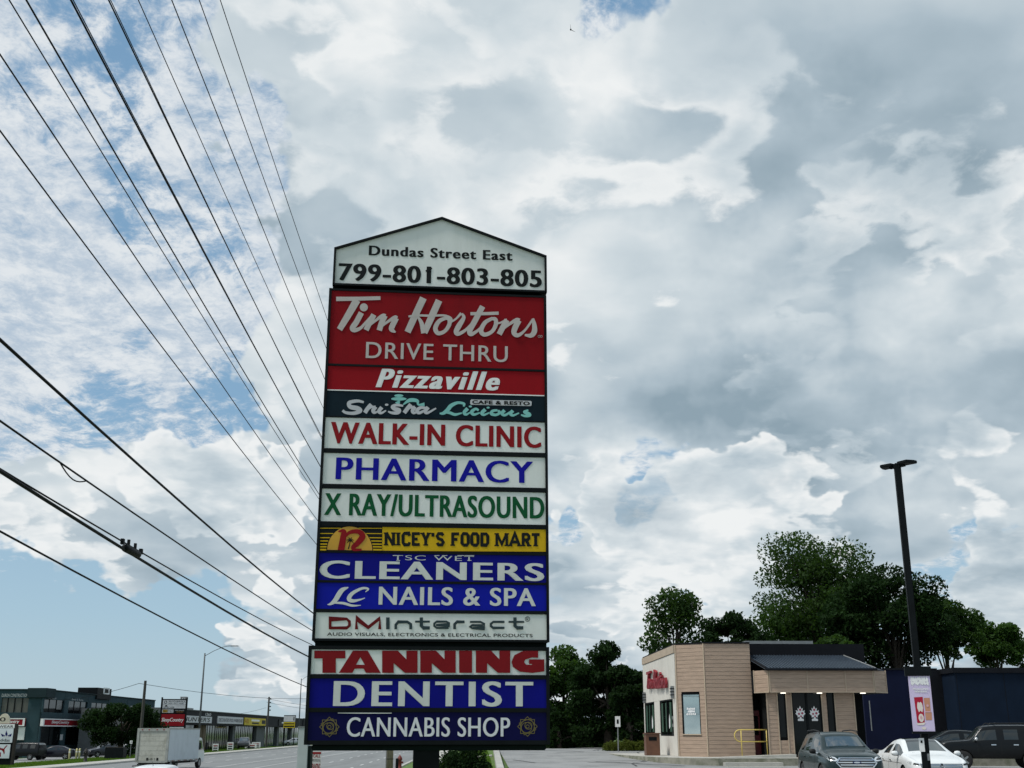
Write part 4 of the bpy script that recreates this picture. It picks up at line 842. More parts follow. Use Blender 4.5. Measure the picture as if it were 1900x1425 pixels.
# ================================================================ VEHICLES
def paint(name, col, metal=0.0, coat=.4): return mat('paint_'+name, col, .30, metal, .03, 2, coat=coat, spec=.25)
car_glass = glass('car_glass', (.030, .040, .038), .02, 2.9)
side_glass = glass('car_side_glass', (.010, .014, .014), .03, 1.7)
chrome = mat('chrome', (.72, .73, .73), .12, 1.0, .03); lamp_lens = mat('lamp_lens', (.70, .72, .72), .12, .3, .1, coat=.8); plastic = mat('black_plastic', (.014, .015, .015), .6, 0, .1, spec=.25)
def car(name, label, cat_, loc, rz, st, pm, wheels, WR_=.34, glass_side=(), glass_front=(), glass_rear=(), group=None, roof_m=None, rails=False, feat=None, sub=2):
    """st: stations rear to front (x, z_bottom, z_belt, half width, z_top, half width of top). wheels: (x_rear, x_front)"""
    t = thing(name, label, cat_, loc, rz, group)
    mats = [pm, car_glass, roof_m or pm, plastic]; sec = []
    for (x, zb, zl, w, zt, wt) in st:
        h = zl-zb
        half = [(0, zb), (.80*w, zb), (.955*w, zb+.06), (.99*w, zb+.22*h), (w, zb+.55*h), (.985*w, zb+.82*h), (.945*w, zl), (wt+.03, zt-.10*min(1, max(.15, (zt-zl)/.4))), (wt-.015, zt-.035), (wt-.09, zt-.008), (.5*wt, zt+.012), (0, zt+.018)]
        half[7] = (min(half[7][0], .945*w), max(half[7][1], zl+.004))
        sec.append([(x, y, z) for y, z in half]+[(x, -y, z) for y, z in half[-2:0:-1]])
    n = len(sec[0]); bm = bmesh.new(); V_ = [[bm.verts.new(p) for p in s] for s in sec]; nh = 12
    def mid(j): return j if j < nh-1 else (n-1-j)       # mirrored strip index
    for i in range(len(sec)-1):
        for j in range(n):
            f = bm.faces.new((V_[i][j], V_[i][(j+1) % n], V_[i+1][(j+1) % n], V_[i+1][j])); s = mid(j)
            f.material_index = 0; f.smooth = True
            if s == 6 and i in glass_side: f.material_index = 1
            if s in (9, 10) and (i in glass_front or i in glass_rear): f.material_index = 1
            elif s in (9, 10) and roof_m and glass_front and glass_rear and max(glass_rear) < i < min(glass_front): f.material_index = 2
            if s == 0 or s == 1: f.material_index = 3
    for s_ in (V_[0][::-1], V_[-1]): 
        f = bm.faces.new(s_); f.smooth = True
    bm.normal_update(); bmesh.ops.recalc_face_normals(bm, faces=bm.faces)
    me = bpy.data.meshes.new('tmp'); bm.to_mesh(me); bm.free()
    for m in mats: me.materials.append(m)
    o = bpy.data.objects.new('tmp', me); C.objects.link(o); md = o.modifiers.new('s', 'SUBSURF'); md.levels = sub; md.render_levels = sub
    cut = MB()
    W = max(s[3] for s in st)
    for x in wheels: cut.lathe([(WR_+.055, -W-.2), (WR_+.055, W+.2)], (x, 0, WR_), 'y', 28)
    co = cut.build('cut', plastic); co.data.materials.clear(); [co.data.materials.append(m) for m in mats]
    co.data.polygons.foreach_set('material_index', [3]*len(co.data.polygons))
    b = o.modifiers.new('b', 'BOOLEAN'); b.object = co; b.operation = 'DIFFERENCE'; b.solver = 'EXACT'
    dg = bpy.context.evaluated_depsgraph_get(); dg.update(); ev = bpy.data.meshes.new_from_object(o.evaluated_get(dg))
    bpy.data.objects.remove(o); bpy.data.objects.remove(co)
    vco = [v.co.copy() for v in ev.vertices]; fs = [(tuple(p.vertices), p.material_index, p.center.copy(), p.normal.copy()) for p in ev.polygons]
    bvh = BVHTree.FromPolygons(vco, [f[0] for f in fs])
    def piece(nm, sel, m, par=None, push=0.0):
        used = {}; vs = []; out = []
        for f in sel:
            out.append(tuple(used.setdefault(i, len(used)) for i in f[0]))
        for i in used: vs.append(vco[i])
        mm = bpy.data.meshes.new(nm); mm.from_pydata(vs, [], out); return link(nm, mm, m, par or t, True)
    body = piece('body', [f for f in fs if f[1] in (0,)], pm)
    lo = [f for f in fs if f[1] == 3]
    if lo: piece('underbody', lo, plastic)
    if roof_m: 
        q = [f for f in fs if f[1] == 2]
        if q: piece('roof_panel', q, roof_m)
    gl = [f for f in fs if f[1] == 1]; xm = st[len(st)//2][0]
    fz = [f for f in gl if abs(f[3].y) < .75 and f[3].x > .1]; rz_ = [f for f in gl if abs(f[3].y) < .75 and f[3].x < -.1]
    sl = [f for f in gl if f[2].y > 0 and f not in fz and f not in rz_]; sr = [f for f in gl if f[2].y <= 0 and f not in fz and f not in rz_]
    def islands(q):
        par = {}
        def fd(i):
            while par.setdefault(i, i) != i: i = par[i]
            return i
        for f in q:
            for i in f[0][1:]: par[fd(i)] = fd(f[0][0])
        out = {}
        for f in q: out.setdefault(fd(f[0][0]), []).append(f)
        return list(out.values())
    for nm, q in (('windshield', fz), ('rear_window', rz_), ('side_window', sl), ('side_window', sr)):
        for isl in islands(q): piece(nm, isl, side_glass if nm == 'side_window' else car_glass)
    # wheels
    for x in wheels:
        for sgn in (-1, 1):
            yc = sgn*(W-.12)
            ty = MB().lathe([(WR_*.62, -.10), (WR_*.9, -.105), (WR_, -.07), (WR_, .07), (WR_*.9, .105), (WR_*.62, .10)], (x, yc, WR_), 'y', 24).build('wheel', rubber, t, smooth=True)
            rm = MB().lathe([(WR_*.64, -.09), (WR_*.64, .09)], (x, yc, WR_), 'y', 20).build('rim', plastic, ty)
            for k in range(5):
                a = k*2*math.pi/5; d = Vector((math.cos(a), 0, math.sin(a))); e = Vector((-math.sin(a), 0, math.cos(a))); c = Vector((x, yc+sgn*.092, WR_))
                MB().prism([c+e*.05, c-e*.05, c+d*WR_*.63-e*.035, c+d*WR_*.63+e*.035], (0, sgn*.012, 0)).build('spoke', mat('alloy', (.30, .31, .31), .35, .8, .05), ty)
    # surface-hugging details
    def decal(nm, pts, m, side='front', off=.008, par=None, sub=2):
        bm = bmesh.new(); vs = [bm.verts.new((a, b_, 0)) for a, b_ in pts]; bm.faces.new(vs); bm.normal_update(); bmesh.ops.triangulate(bm, faces=bm.faces[:])
        bmesh.ops.subdivide_edges(bm, edges=bm.edges[:], cuts=sub, use_grid_fill=True); bm.verts.index_update(); P = []
        for v in bm.verts:
            if side == 'front': org, dr = Vector((6, v.co.x, v.co.y)), Vector((-1, 0, 0))
            elif side == 'rear': org, dr = Vector((-6, v.co.x, v.co.y)), Vector((1, 0, 0))
            elif side == 'left': org, dr = Vector((v.co.x, 4, v.co.y)), Vector((0, -1, 0))
            else: org, dr = Vector((v.co.x, -4, v.co.y)), Vector((0, 1, 0))
            h, nn, _, _ = bvh.ray_cast(org, dr); P.append((h if h is not None else org+dr*4)-dr*off)
        F = [tuple(v.index for v in f.verts) for f in bm.faces]; bm.free(); return MB().add(P, F).build(nm, m, par or t, smooth=True)
    def mir(nm, pts, m, **k):
        return [decal(nm, pts, m, **k), decal(nm, [(-a, b_) for a, b_ in pts][::-1], m, **k)]
    def line(nm, pts, w, m, side, off=.006):
        for (a, b_), (c, d) in zip(pts[:-1], pts[1:]):
            v = Vector((c-a, d-b_)); nn = Vector((-v.y, v.x)).normalized()*w/2; k = max(1, int(v.length/.15))
            for i in range(1):
                decal(nm, [(a+nn.x, b_+nn.y), (c+nn.x, d+nn.y), (c-nn.x, d-nn.y), (a-nn.x, b_-nn.y)], m, side=side, off=off, sub=4)
    if feat: feat(t, decal, mir, line, bvh)
    return t
def mirror_pair(t, x, y, z, m, foot=plastic, s=1.0):
    for sg in (-1, 1):
        q = MB().lathe([(.03, -.10*s), (.075*s, -.07*s), (.09*s, 0), (.08*s, .07*s), (.03, .10*s)], (0, 0, 0), 'y', 12).build('wing_mirror', m, t, smooth=True)
        q.location = (x, sg*(y+.08), z); q.scale = (.75, 1, .85); MB().box(-.04, .04, -.1 if sg > 0 else -.02, .02 if sg > 0 else .1, -.09, -.04).build('stalk', foot, q)
plate_m = ink('plate_white', (.70, .72, .72)); plate_t = ink('plate_blue', (.03, .06, .22))
def plate(t, decal, z, body=None, y=0., side='front'):
    p = decal('number_plate', [(y-.155, z-.07), (y+.155, z-.07), (y+.155, z+.07), (y-.155, z+.07)], plate_m, side=side, off=.02, sub=1)
    for i in range(5): decal('plate_print', [(y-.12+i*.052, z-.035), (y-.085+i*.052, z-.035), (y-.085+i*.052, z+.035), (y-.12+i*.052, z+.035)], plate_t, side=side, off=.024, sub=0, par=p)
SUV = [(-2.24, .42, .80, .74, .98, .60), (-2.20, .34, .98, .84, 1.12, .66), (-2.12, .32, 1.04, .885, 1.30, .62), (-1.94, .30, 1.06, .905, 1.62, .58), (-1.80, .30, 1.06, .91, 1.645, .585), (-1.15, .26, 1.05, .915, 1.67, .60), (-1.05, .26, 1.05, .915, 1.672, .60),
    (-.30, .25, 1.04, .915, 1.675, .61), (-.18, .25, 1.04, .915, 1.672, .61), (.30, .25, 1.03, .915, 1.62, .60), (.40, .25, 1.03, .915, 1.59, .60), (1.05, .25, 1.05, .91, 1.20, .70), (1.18, .26, 1.03, .905, 1.125, .76), (1.6, .27, 1.00, .895, 1.08, .74), (1.98, .30, .96, .87, 1.02, .70), (2.14, .33, .88, .82, .95, .66), (2.24, .38, .74, .72, .80, .56), (2.27, .44, .64, .62, .70, .5)]
def feat_suv(t, decal, mir, line, bvh):
    g = [(-.62, .79), (-.50, .94), (.50, .94), (.62, .79), (.50, .655), (-.50, .655)]
    gr = decal('grille', g, chrome, off=.022, sub=2); gi = [(x*.93, .797+(z-.797)*.84) for x, z in g]; decal('grille_mesh', gi, plastic, off=.030, par=gr)
    for z in (.87, .80, .73): decal('grille_bar', [(-.56+abs(z-.8), z-.016), (.56-abs(z-.8), z-.016), (.56-abs(z-.8), z+.016), (-.56+abs(z-.8), z+.016)], chrome, off=.042, par=gr)
    em = decal('emblem', circ(0, .80, .13, .052, 16), ink('emblem_blue', (.02, .03, .08)), off=.052, par=gr, sub=1); decal('emblem_ring', circ(0, .80, .10, .022, 12), chrome, off=.058, par=gr, sub=1)
    for h in mir('headlight', [(.52, .87), (.62, .83), (.80, .86), (.88, .985), (.80, 1.0), (.60, .945)], lamp_lens, off=.010):
        pass
    for h in mir('headlight_inner', [(.60, .875), (.76, .885), (.80, .94), (.63, .915)], plastic, off=.016): pass
    decal('lower_grille', [(-.55, .42), (.55, .42), (.62, .60), (-.62, .60)], plastic, off=.012); mir('fog_lamp', [(.64, .48), (.78, .50), (.80, .60), (.68, .60)], plastic, off=.012); mir('fog_lens', [(.68, .52), (.75, .53), (.76, .58), (.70, .58)], lamp_lens, off=.018)
    plate(t, decal, .56)
    for sd in ('left', 'right'):
        for pts in ([(.62, .42), (.62, 1.03)], [(-.24, .42), (-.24, 1.03)], [(-1.1, .55), (-1.1, 1.03)]): line('door_seam', pts, .012, plastic, sd)
        line('window_trim', [(-1.75, 1.075), (.95, 1.055)], .02, chrome, sd)
        for x in (-.05, -.95): decal('door_handle', [(x, .90), (x+.2, .90), (x+.2, .94), (x, .94)], chrome, side=sd, off=.03)
        decal('side_cladding', [(-.85, .30), (.95, .30), (.95, .42), (-.85, .42)], plastic, side=sd, off=.012, sub=4)
    mirror_pair(t, .78, .90, 1.10, plastic)
    for sg in (-1, 1): MB().tube([(.22, sg*.60, 1.63), (.15, sg*.60, 1.70), (-.6, sg*.595, 1.735), (-1.6, sg*.575, 1.71), (-1.72, sg*.57, 1.64)], .020, 6).build('roof_rail', plastic, t)
    MB().tube([(1.04, -.5, 1.205), (.95, .1, 1.27)], .012, 4).build('wiper', plastic, t); MB().tube([(1.06, .05, 1.20), (.96, .62, 1.25)], .012, 4).build('wiper', plastic, t)
p = at(1560, 1425, 39.5)
car('parked_suv', 'dark green grey suv with chrome grille parked before the shop entrance', 'car', (10.42, 38.5, -.02), R_(-90-2), SUV, paint('pine_grey', (.012, .026, .026), .3), (-1.32, 1.37), .36, glass_side=(4, 6, 8, 9, 10), glass_front=(10,), glass_rear=(2, 3), rails=True, feat=feat_suv)
SED = [(-2.33, .45, .78, .68, .92, .56), (-2.28, .36, .94, .80, 1.02, .66), (-2.15, .32, .98, .86, 1.075, .70), (-1.80, .30, .985, .88, 1.10, .70), (-1.66, .29, .985, .885, 1.13, .66), (-1.05, .27, .98, .895, 1.38, .55), (-.92, .27, .98, .895, 1.41, .545), (-.35, .25, .965, .90, 1.455, .56), (-.25, .25, .965, .90, 1.458, .56),
    (.20, .25, .955, .90, 1.44, .57), (.32, .25, .95, .90, 1.41, .57), (1.10, .25, .955, .895, 1.03, .72), (1.22, .26, .94, .89, .99, .76), (1.65, .27, .90, .88, .945, .73), (2.05, .30, .84, .85, .88, .70), (2.22, .33, .76, .80, .80, .66), (2.32, .38, .64, .70, .68, .56), (2.35, .44, .56, .6, .60, .5)]
def feat_sedan(t, decal, mir, line, bvh):
    g = [(-.60, .60), (-.62, .75), (.62, .75), (.60, .60)]; gr = decal('grille', g, plastic, off=.016)
    for z in (.735, .70, .665, .63): decal('grille_bar', [(-.60, z-.010), (.60, z-.010), (.60, z+.010), (-.60, z+.010)], chrome, off=.026, par=gr)
    decal('emblem', circ(0, .69, .075, .075, 18), chrome, off=.036, par=gr, sub=1); decal('emblem_face', circ(0, .69, .060, .060, 18), plastic, off=.041, par=gr, sub=1)
    for a, b_ in (((-.05, .73), (-.02, .65)), ((-.02, .65), (0, .69)), ((0, .69), (.02, .65)), ((.02, .65), (.05, .73))): line('emblem_stroke', [a, b_], .012, chrome, 'front', .046)
    mir('headlight', [(.60, .70), (.62, .755), (.80, .80), (.86, .80), (.84, .70)], lamp_lens, off=.010); mir('headlight_inner', [(.64, .71), (.66, .745), (.78, .77), (.80, .715)], plastic, off=.016)
    decal('lower_grille', [(-.60, .36), (.60, .36), (.66, .47), (-.66, .47)], plastic, off=.012); plate(t, decal, .52)
    for sd in ('left', 'right'):
        for pts in ([(.70, .40), (.70, .95)], [(-.30, .40), (-.30, .96)], [(-1.12, .55), (-1.10, .97)]): line('door_seam', pts, .010, plastic, sd)
        line('waist_crease_shade', [(-2.0, .78), (1.2, .74)], .012, steel, sd, .004)  # grey line laid on the white body for the shade of the crease
        for x in (-.12, -.98): decal('door_handle', [(x, .80), (x+.2, .80), (x+.2, .835), (x, .835)], chrome, side=sd, off=.03)
    mirror_pair(t, .80, .88, 1.02, MATS['paint_white_car'])
    MB().tube([(1.09, -.5, 1.035), (.98, .1, 1.09)], .012, 4).build('wiper', plastic, t)
car('parked_sedan', 'white sedan with slim chrome grille parked behind the lot lamp', 'car', (12.95, 38.4, .0), R_(-90-3), SED, paint('white_car', (.74, .76, .75)), (-1.38, 1.31), .325, glass_side=(5, 6, 8, 9, 10), glass_front=(10,), glass_rear=(4,), roof_m=mat('black_roof_glass', (.012, .014, .015), .1, 0, .1, coat=.5), feat=feat_sedan)
JEEP = [(-2.30, .55, .95, .84, 1.10, .74), (-2.28, .48, 1.12, .90, 1.25, .74), (-2.22, .45, 1.14, .92, 1.62, .70), (-2.10, .44, 1.14, .925, 1.76, .68), (-1.95, .44, 1.14, .925, 1.79, .68), (-1.15, .42, 1.14, .93, 1.81, .69), (-1.05, .42, 1.14, .93, 1.81, .69), (-.25, .42, 1.13, .93, 1.81, .69), (-.13, .42, 1.13, .93, 1.81, .69),
    (.42, .42, 1.12, .93, 1.77, .68), (.52, .42, 1.12, .93, 1.74, .68), (.98, .42, 1.14, .925, 1.22, .76), (1.10, .42, 1.12, .92, 1.19, .80), (1.7, .44, 1.10, .91, 1.16, .80), (2.12, .46, 1.06, .89, 1.12, .78), (2.22, .50, .92, .86, 1.02, .76), (2.27, .55, .78, .80, .86, .7)]
def feat_jeep(t, decal, mir, line, bvh):
    decal('grille', [(-.55, .72), (-.55, 1.0), (.55, 1.0), (.55, .72)], plastic, off=.012); mir('headlight', [(.58, .80), (.58, .98), (.82, .98), (.82, .80)], lamp_lens, off=.012)
    for sd in ('left', 'right'):
        for pts in ([(.75, .5), (.75, 1.1)], [(-.2, .5), (-.2, 1.1)], [(-1.1, .6), (-1.1, 1.1)]): line('door_seam', pts, .012, plastic, sd)
        for x in (0, -.9): decal('door_handle', [(x, .98), (x+.2, .98), (x+.2, 1.02), (x, 1.02)], chrome, side=sd, off=.03)
    mirror_pair(t, .80, .92, 1.24, lamp_lens)
    for sg in (-1, 1): MB().tube([(.2, sg*.62, 1.80), (.1, sg*.62, 1.88), (-1.9, sg*.60, 1.88), (-2.0, sg*.6, 1.78)], .022, 6).build('roof_rail', plastic, t)
    for x in (-.1, -1.6): MB().tube([(x, -.62, 1.885), (x, .62, 1.885)], .02, 6).build('crossbar', steel, t)
jp = paint('black', (.002, .003, .004), 0, .10); JG = dict(glass_side=(4, 6, 8, 9, 10), glass_front=(10,), glass_rear=(2,))
pj = at(1842, 1400, 52); car('parked_jeep', 'black boxy suv with a roof rack seen side on by the navy wall', 'car', (pj.x+.15, 52.3, lotz(52)), R_(180-12), JEEP, jp, (-1.40, 1.38), .38, feat=feat_jeep, **JG)
pj = at(1722, 1395, 58); car('parked_sedan', 'black sedan half hidden behind the white sedan and black suv', 'car', (pj.x+1.4, 58.5, lotz(58)), R_(180-8), SED, jp, (-1.38, 1.31), .325, glass_side=(5, 6, 8, 9, 10), glass_front=(10,), glass_rear=(4,))
# cars across the road
def far_car(px, py, D, rz, label, st, pm, **k):
    q = at(px, py, D); g = gz(*rs(q)); return car('parked_car', label, 'car', (q.x, D, g+.01), rz, st, pm, (-1.38, 1.31), .33, group='cars parked by the teal building', sub=1, **k)
dkb = paint('midnight', (.007, .008, .014)); SG = dict(glass_side=(5, 6, 8, 9, 10), glass_front=(10,), glass_rear=(4,))
far_car(100, 1405, 134, R_(180+8), 'dark sedan parked side on before the teal building entrance', SED, dkb, **SG)
far_car(42, 1405, 131, R_(170), 'black suv parked behind the white sportswear sign', JEEP, jp, **JG)
far_car(193, 1403, 141, R_(-90-42), 'dark sedan with a bright windshield parked by the round tree', SED, paint('slate', (.03, .032, .04)), **SG)
far_car(243, 1390, 150, R_(-150), 'silver pickup sized car half hidden behind the box truck', JEEP, paint('silver', (.45, .46, .47), .4), **JG)
far_car(452, 1386, 186, R_(-80), 'dark grey suv standing on the grass verge by the plaza', JEEP, paint('charcoal', (.05, .055, .06), .3), **JG)
far_car(545, 1378, 245, R_(200), 'pale silver car parked by the far end of the plaza', SED, paint('pale_silver', (.4, .42, .44), .3), **SG)
HAT = [(-2.15, .45, .85, .72, 1.0, .62), (-2.10, .36, .98, .84, 1.12, .66), (-1.98, .32, 1.0, .87, 1.30, .62), (-1.72, .30, 1.0, .885, 1.50, .58), (-1.6, .29, 1.0, .89, 1.52, .58), (-1.0, .27, 1.0, .895, 1.545, .59), (-.9, .27, 1.0, .895, 1.547, .59), (-.25, .25, .99, .90, 1.55, .60), (-.15, .25, .99, .90, 1.55, .60), (.25, .25, .98, .90, 1.52, .60), (.35, .25, .98, .90, 1.49, .60),
    (1.05, .25, .99, .895, 1.10, .72), (1.16, .26, .97, .89, 1.05, .76), (1.6, .27, .93, .88, .98, .73), (1.95, .30, .86, .85, .90, .70), (2.10, .34, .76, .78, .80, .62), (2.16, .42, .64, .66, .70, .5)]
q = at(296, 1424, 42.6); th = car('passing_car', 'white hatchback driving on the road ahead of the box truck', 'car', (q.x, 42.6, -.995), R_(90+6), HAT, MATS['paint_white_car'], (-1.30, 1.28), .33, glass_side=(4, 6, 8, 9, 10), glass_front=(10,), glass_rear=(2,), feat=lambda t, d, m, l, b: (MB().tube([(-.2, .66, 1.535), (-1.5, .63, 1.54)], .02, 5).build('roof_rail', plastic, t), MB().tube([(-1.2, 0, 1.55), (-1.4, 0, 1.66)], [.012, .006], 5).build('aerial', plastic, t)))
# box truck
def truck():
    q = at(309, 1420, 86); t = thing('box_truck', 'white box truck with a worn roll up rear door on the road', 'truck', (q.x, 86, -.995), R_(0)); t.rotation_euler = (0, 0, TH-R_(7.5))
    bw, L = 2.36, 6.2; z0, z1 = .62, at(275, 1351, 86).z+.995
    bx_m = wear(mat('truck_box_white', (.54, .59, .62), .5, 0, .04), (.45, .49, .51), .4, 1.2); fr = wear(mat('truck_frame_grey', (.33, .34, .31), .6, .2, .15), (.16, .16, .13), .6, 2.5); dr = wear(mat('truck_door', (.42, .42, .36), .6, 0, .08, 2), (.26, .26, .21), .7, 2.2, .48, .62, (1, 1, .5))
    MB().box(-bw, 0, .12, L, z0, z1).build('box', bx_m, t, bevel=.02)
    for x0, x1, a, b_ in ((-bw, -bw+.16, z0-.05, z1), (-.16, 0, z0-.05, z1), (-bw+.16, -.16, z1-.22, z1), (-bw+.16, -.16, z0-.08, z0+.06)): MB().box(x0-.01 if x0 == -bw else x0, x1+.01 if x1 == 0 else x1, .0, .119, a, b_).build('rear_frame', fr, t)
    n = 6; hh = (z1-.22-z0-.06)/n
    door = thing_part('rear_door', t)
    for i in range(n): MB().box(-bw+.17, -.17, .05, .118, z0+.06+i*hh+.006, z0+.06+(i+1)*hh-.006).build('door_slat', dr, door)
    for x in (-1.55, -.8): MB().box(x, x+.12, .02, .049, z0+.08, z0+.26).build('latch', black, door)
    for x in (-2.0, -1.5, -.9, -.4): MB().box(x-.05, x+.05, -.012, -.001, z1-.14, z1-.08).build('marker_lamp', INK_R, t)
    for x0, x1 in ((.001, .02), (-bw-.02, -bw-.001)): MB().box(x0, x1, .1, L, z0+.0, z0+.09).build('side_rail', fr, t); MB().box(x0, x1, .1, L, z1-.08, z1).build('side_rail', fr, t)
    for k in range(10): MB().box(.021, .026, .3+k*.6, .55+k*.6, z0+.015, z0+.055).build('reflector', INK_R if k % 2 else INK_W, t)
    MB().box(-1.7, -.66, .3, L+1.5, .42, z0-.01).build('chassis', plastic, t); MB().box(-2.2, -.16, .02, .14, .35, .47).build('rear_bumper', plastic, t)
    cw = 2.05; cx = -bw/2; cab = [(0, .45), (0, 2.10), (.18, 2.24), (.9, 2.22), (1.38, 1.38), (1.62, 1.2), (1.66, .45)]
    MB().prism([(cx-cw/2, L+.12+y, z) for y, z in cab], (cw, 0, 0)).build('cab', MATS['paint_white_car'], t, bevel=.05)
    for sg in (-1, 1):
        x = cx+sg*(cw/2+.004); w = MB().prism([(x, L+.35, 1.32), (x, L+.35, 2.02), (x, L+.92, 2.02), (x, L+1.28, 1.45), (x, L+1.28, 1.32)], (sg*.01, 0, 0)).build('side_window', car_glass, t)
        MB().prism([(x, L+.30, .5), (x, L+.32, .5), (x, L+.32, 2.05), (x, L+.30, 2.05)], (sg*.008, 0, 0)).build('door_seam', plastic, t)
        MB().tube([(x, L+1.1, 1.9), (x+sg*.28, L+1.3, 1.95), (x+sg*.28, L+1.3, 1.2)], .018, 5).build('mirror_arm', plastic, t); MB().box(min(x+sg*.18, x+sg*.38), max(x+sg*.18, x+sg*.38), L+1.26, L+1.34, 1.35, 1.85).build('wing_mirror', plastic, t, bevel=.02)
    MB().prism([(cx-.9, L+.12+.96, 2.1), (cx+.9, L+.12+.96, 2.1), (cx+.9, L+.12+1.39, 1.40), (cx-.9, L+.12+1.39, 1.40)], (0, .03, .02)).build('windshield', car_glass, t)
    MB().box(cx-.9, cx+.9, L+1.775, L+1.80, .55, .85).build('grille', plastic, t)
    for sg in (-1, 1):
        for y in (1.1, L+.75):
            wx = cx+sg*.92; ty = MB().lathe([(.22, -.12), (.36, -.12), (.39, -.08), (.39, .08), (.36, .12), (.22, .12)], (wx, y, .39), 'x', 20).build('wheel', rubber, t, smooth=True); MB().lathe([(.22, -.125), (.22, .125)], (wx, y, .39), 'x', 14).build('rim', steel, ty)
        MB().box(cx+sg*.95-.2, cx+sg*.95+.2, .5, .52, .12, .55).build('mud_flap', plastic, t)
    f = lambda u, v, p: Vector((u, .048-p, v)); text('G-812', f, (-1.5, z0+.10, -.9, z0+.24), INK_K, door, 0, 0, 1.1, proud=.003)
def thing_part(nm, par):
    o = bpy.data.objects.new(nm, None); C.objects.link(o); o.parent = par; return o
truck()
# ================================================================ ACROSS THE ROAD
teal_w = wear(mat('teal_render', (.030, .062, .072), .8, 0, .15, .5, spec=.2), (.022, .046, .052), .5, .4); teal_d = mat('dark_teal', (.014, .030, .034), .8, spec=.2); shop_red = mat('shop_sign_red', (.26, .008, .014), .6, 0, .06, spec=.15)
win_dk = glass('dark_window', (.006, .008, .009), .08, 1.4)
def place_fn(r):
    """a facade parallel to the street at offset r: sight line -> (s, z)"""
    P = CAM+RR*r
    def g(px, py):
        q = onp(px, py, P, RR); return q.dot(RD), q.z
    return g
def teal_building():
    r0 = -52.0; g0 = -1.3; pf = place_fn(r0); s0 = pf(75, 1357)[0]; s1 = pf(283, 1357)[0]; H = pf(82, 1280)[1]-g0
    base = RF(r0, s0, g0); t = thing('teal_building', 'dark teal two storey shop building with red signs over its ground floor', 'building', base, TH); L = s1-s0
    MB().box(-40, -.25, .25, L, -.3, H-.25).build('core', dark_in, t)
    fs = lambda u, v, p: Vector((p, u, v))            # street face: u along the street
    ff = lambda u, v, p: Vector((-u, -p, v))          # end face: u away from the street corner
    PS = lambda px, py: (lambda q: (q[0]-s0, q[1]-g0))(pf(px, py))
    Pe = RF(r0, s0); 
    def PE(px, py):
        q = onp(px, py, Pe, RD); return -(q-base).dot(RR), q.z-g0
    def block(f, u0, u1, v0, v1, d, nm, m, par=None, o=0.0):
        return MB().prism([f(u0, v0, o), f(u1, v0, o), f(u1, v1, o), f(u0, v1, o)], f(0, 0, d)-f(0, 0, 0)).build(nm, m, par or t)
    zw0, zw1 = PS(97, 1322)[1], PS(97, 1298)[1]; zs0, zs1 = PS(97, 1347.5)[1], PS(97, 1334)[1]; zg0 = PS(97, 1383)[1]
    # street face: bays of piers and openings
    bays = []; u = PS(77, 1330)[0]; w1 = PS(117, 1330)[0]-u; w2 = PS(125, 1330)[0]-PS(117, 1330)[0]
    while u < L-w1: bays.append((u, u+w1)); u += w1+w2
    edges = [0]+[x for b in bays for x in b]+[L]
    for a, b in zip(edges[0::2], edges[1::2]): block(fs, a, b, -.3, H, .25, 'pier', teal_w, o=-.25)
    for a, b in bays:
        block(fs, a, b, zw1, H, .23, 'spandrel', teal_w, o=-.25); block(fs, a, b, zs0, zw0, .23, 'spandrel', teal_w, o=-.25); block(fs, a, b, -.3, zg0, .24, 'plinth', teal_w, o=-.25)
        w = block(fs, a, b, zw0, zw1, .06, 'window', win_dk, o=-.22)
        for k in (1, 2): block(fs, a+(b-a)*k/3-.06, a+(b-a)*k/3+.06, zw0, zw1, .05, 'mullion', black, w, o=-.155)
        w = block(fs, a, b, zg0, zs0, .06, 'shop_window', win_dk, o=-.22); block(fs, (a+b)/2-.05, (a+b)/2+.05, zg0, zs0, .05, 'mullion', black, w, o=-.155)
    a, b = PS(75, 1340)[0], PS(215, 1340)[0]; sg = block(fs, a, b, zs0, zs1, .35, 'shop_sign', shop_red, o=.01)
    for (v0, v1) in ((zs0-.02, zs0+.10), (zs1-.10, zs1+.02)): block(fs, a, b, v0, v1, .03, 'sign_edge', INK_W, sg, o=.361)
    block(fs, a, a+.3, zs0, zs1, .02, 'sign_edge', INK_W, sg, o=.361); MB().box(.01, .36, a-.06, a-.001, zs0, zs1).build('sign_edge', INK_W, sg)
    for x0, x1 in ((90, 123), (149, 180)): text('SleepCountry', fs, (PS(x0, 1341)[0], zs0+.22, PS(x1, 1341)[0], zs1-.18), INK_W, sg, .01, .25, 1.0, proud=.37, fat=.02)
    text('LOFTS.com', fs, (PS(90, 1300)[0], zw1+.05, PS(104, 1300)[0], zw1+.32), ink('pale_grey', (.5, .52, .52)), t, 0, 0, 1.05, proud=.01); text('Body & Being', fs, (PS(133, 1302)[0], zw1+.05, PS(154, 1302)[0], zw1+.35), MATS['ink_pale_grey'], t, 0, 0, 1.05, proud=.01)
    # end face towards the viewer
    z0, z1 = PE(30, 1322)[1], PE(30, 1295)[1]; ua, ub = PE(52, 1310)[0], PE(2, 1310)[0]
    block(ff, 0, ua, -.3, H, .25, 'corner_pier', teal_w, o=-.25); block(ff, ua, ub, z1, H, .24, 'spandrel', teal_w, o=-.25); block(ff, ub, 40, -.3, H, .25, 'pier', teal_w, o=-.25)
    y0, y1 = PE(40, 1347)[1], PE(40, 1333)[1]; block(ff, ua, ub, y0, z0, .24, 'spandrel', teal_w, o=-.25); block(ff, ua, ub, -.3, PE(40, 1373)[1], .24, 'plinth', teal_d, o=-.25)
    w = block(ff, ua, ub, z0, z1, .06, 'window', glass('blind_window', (.10, .10, .085), .2, 1.4), o=-.22)
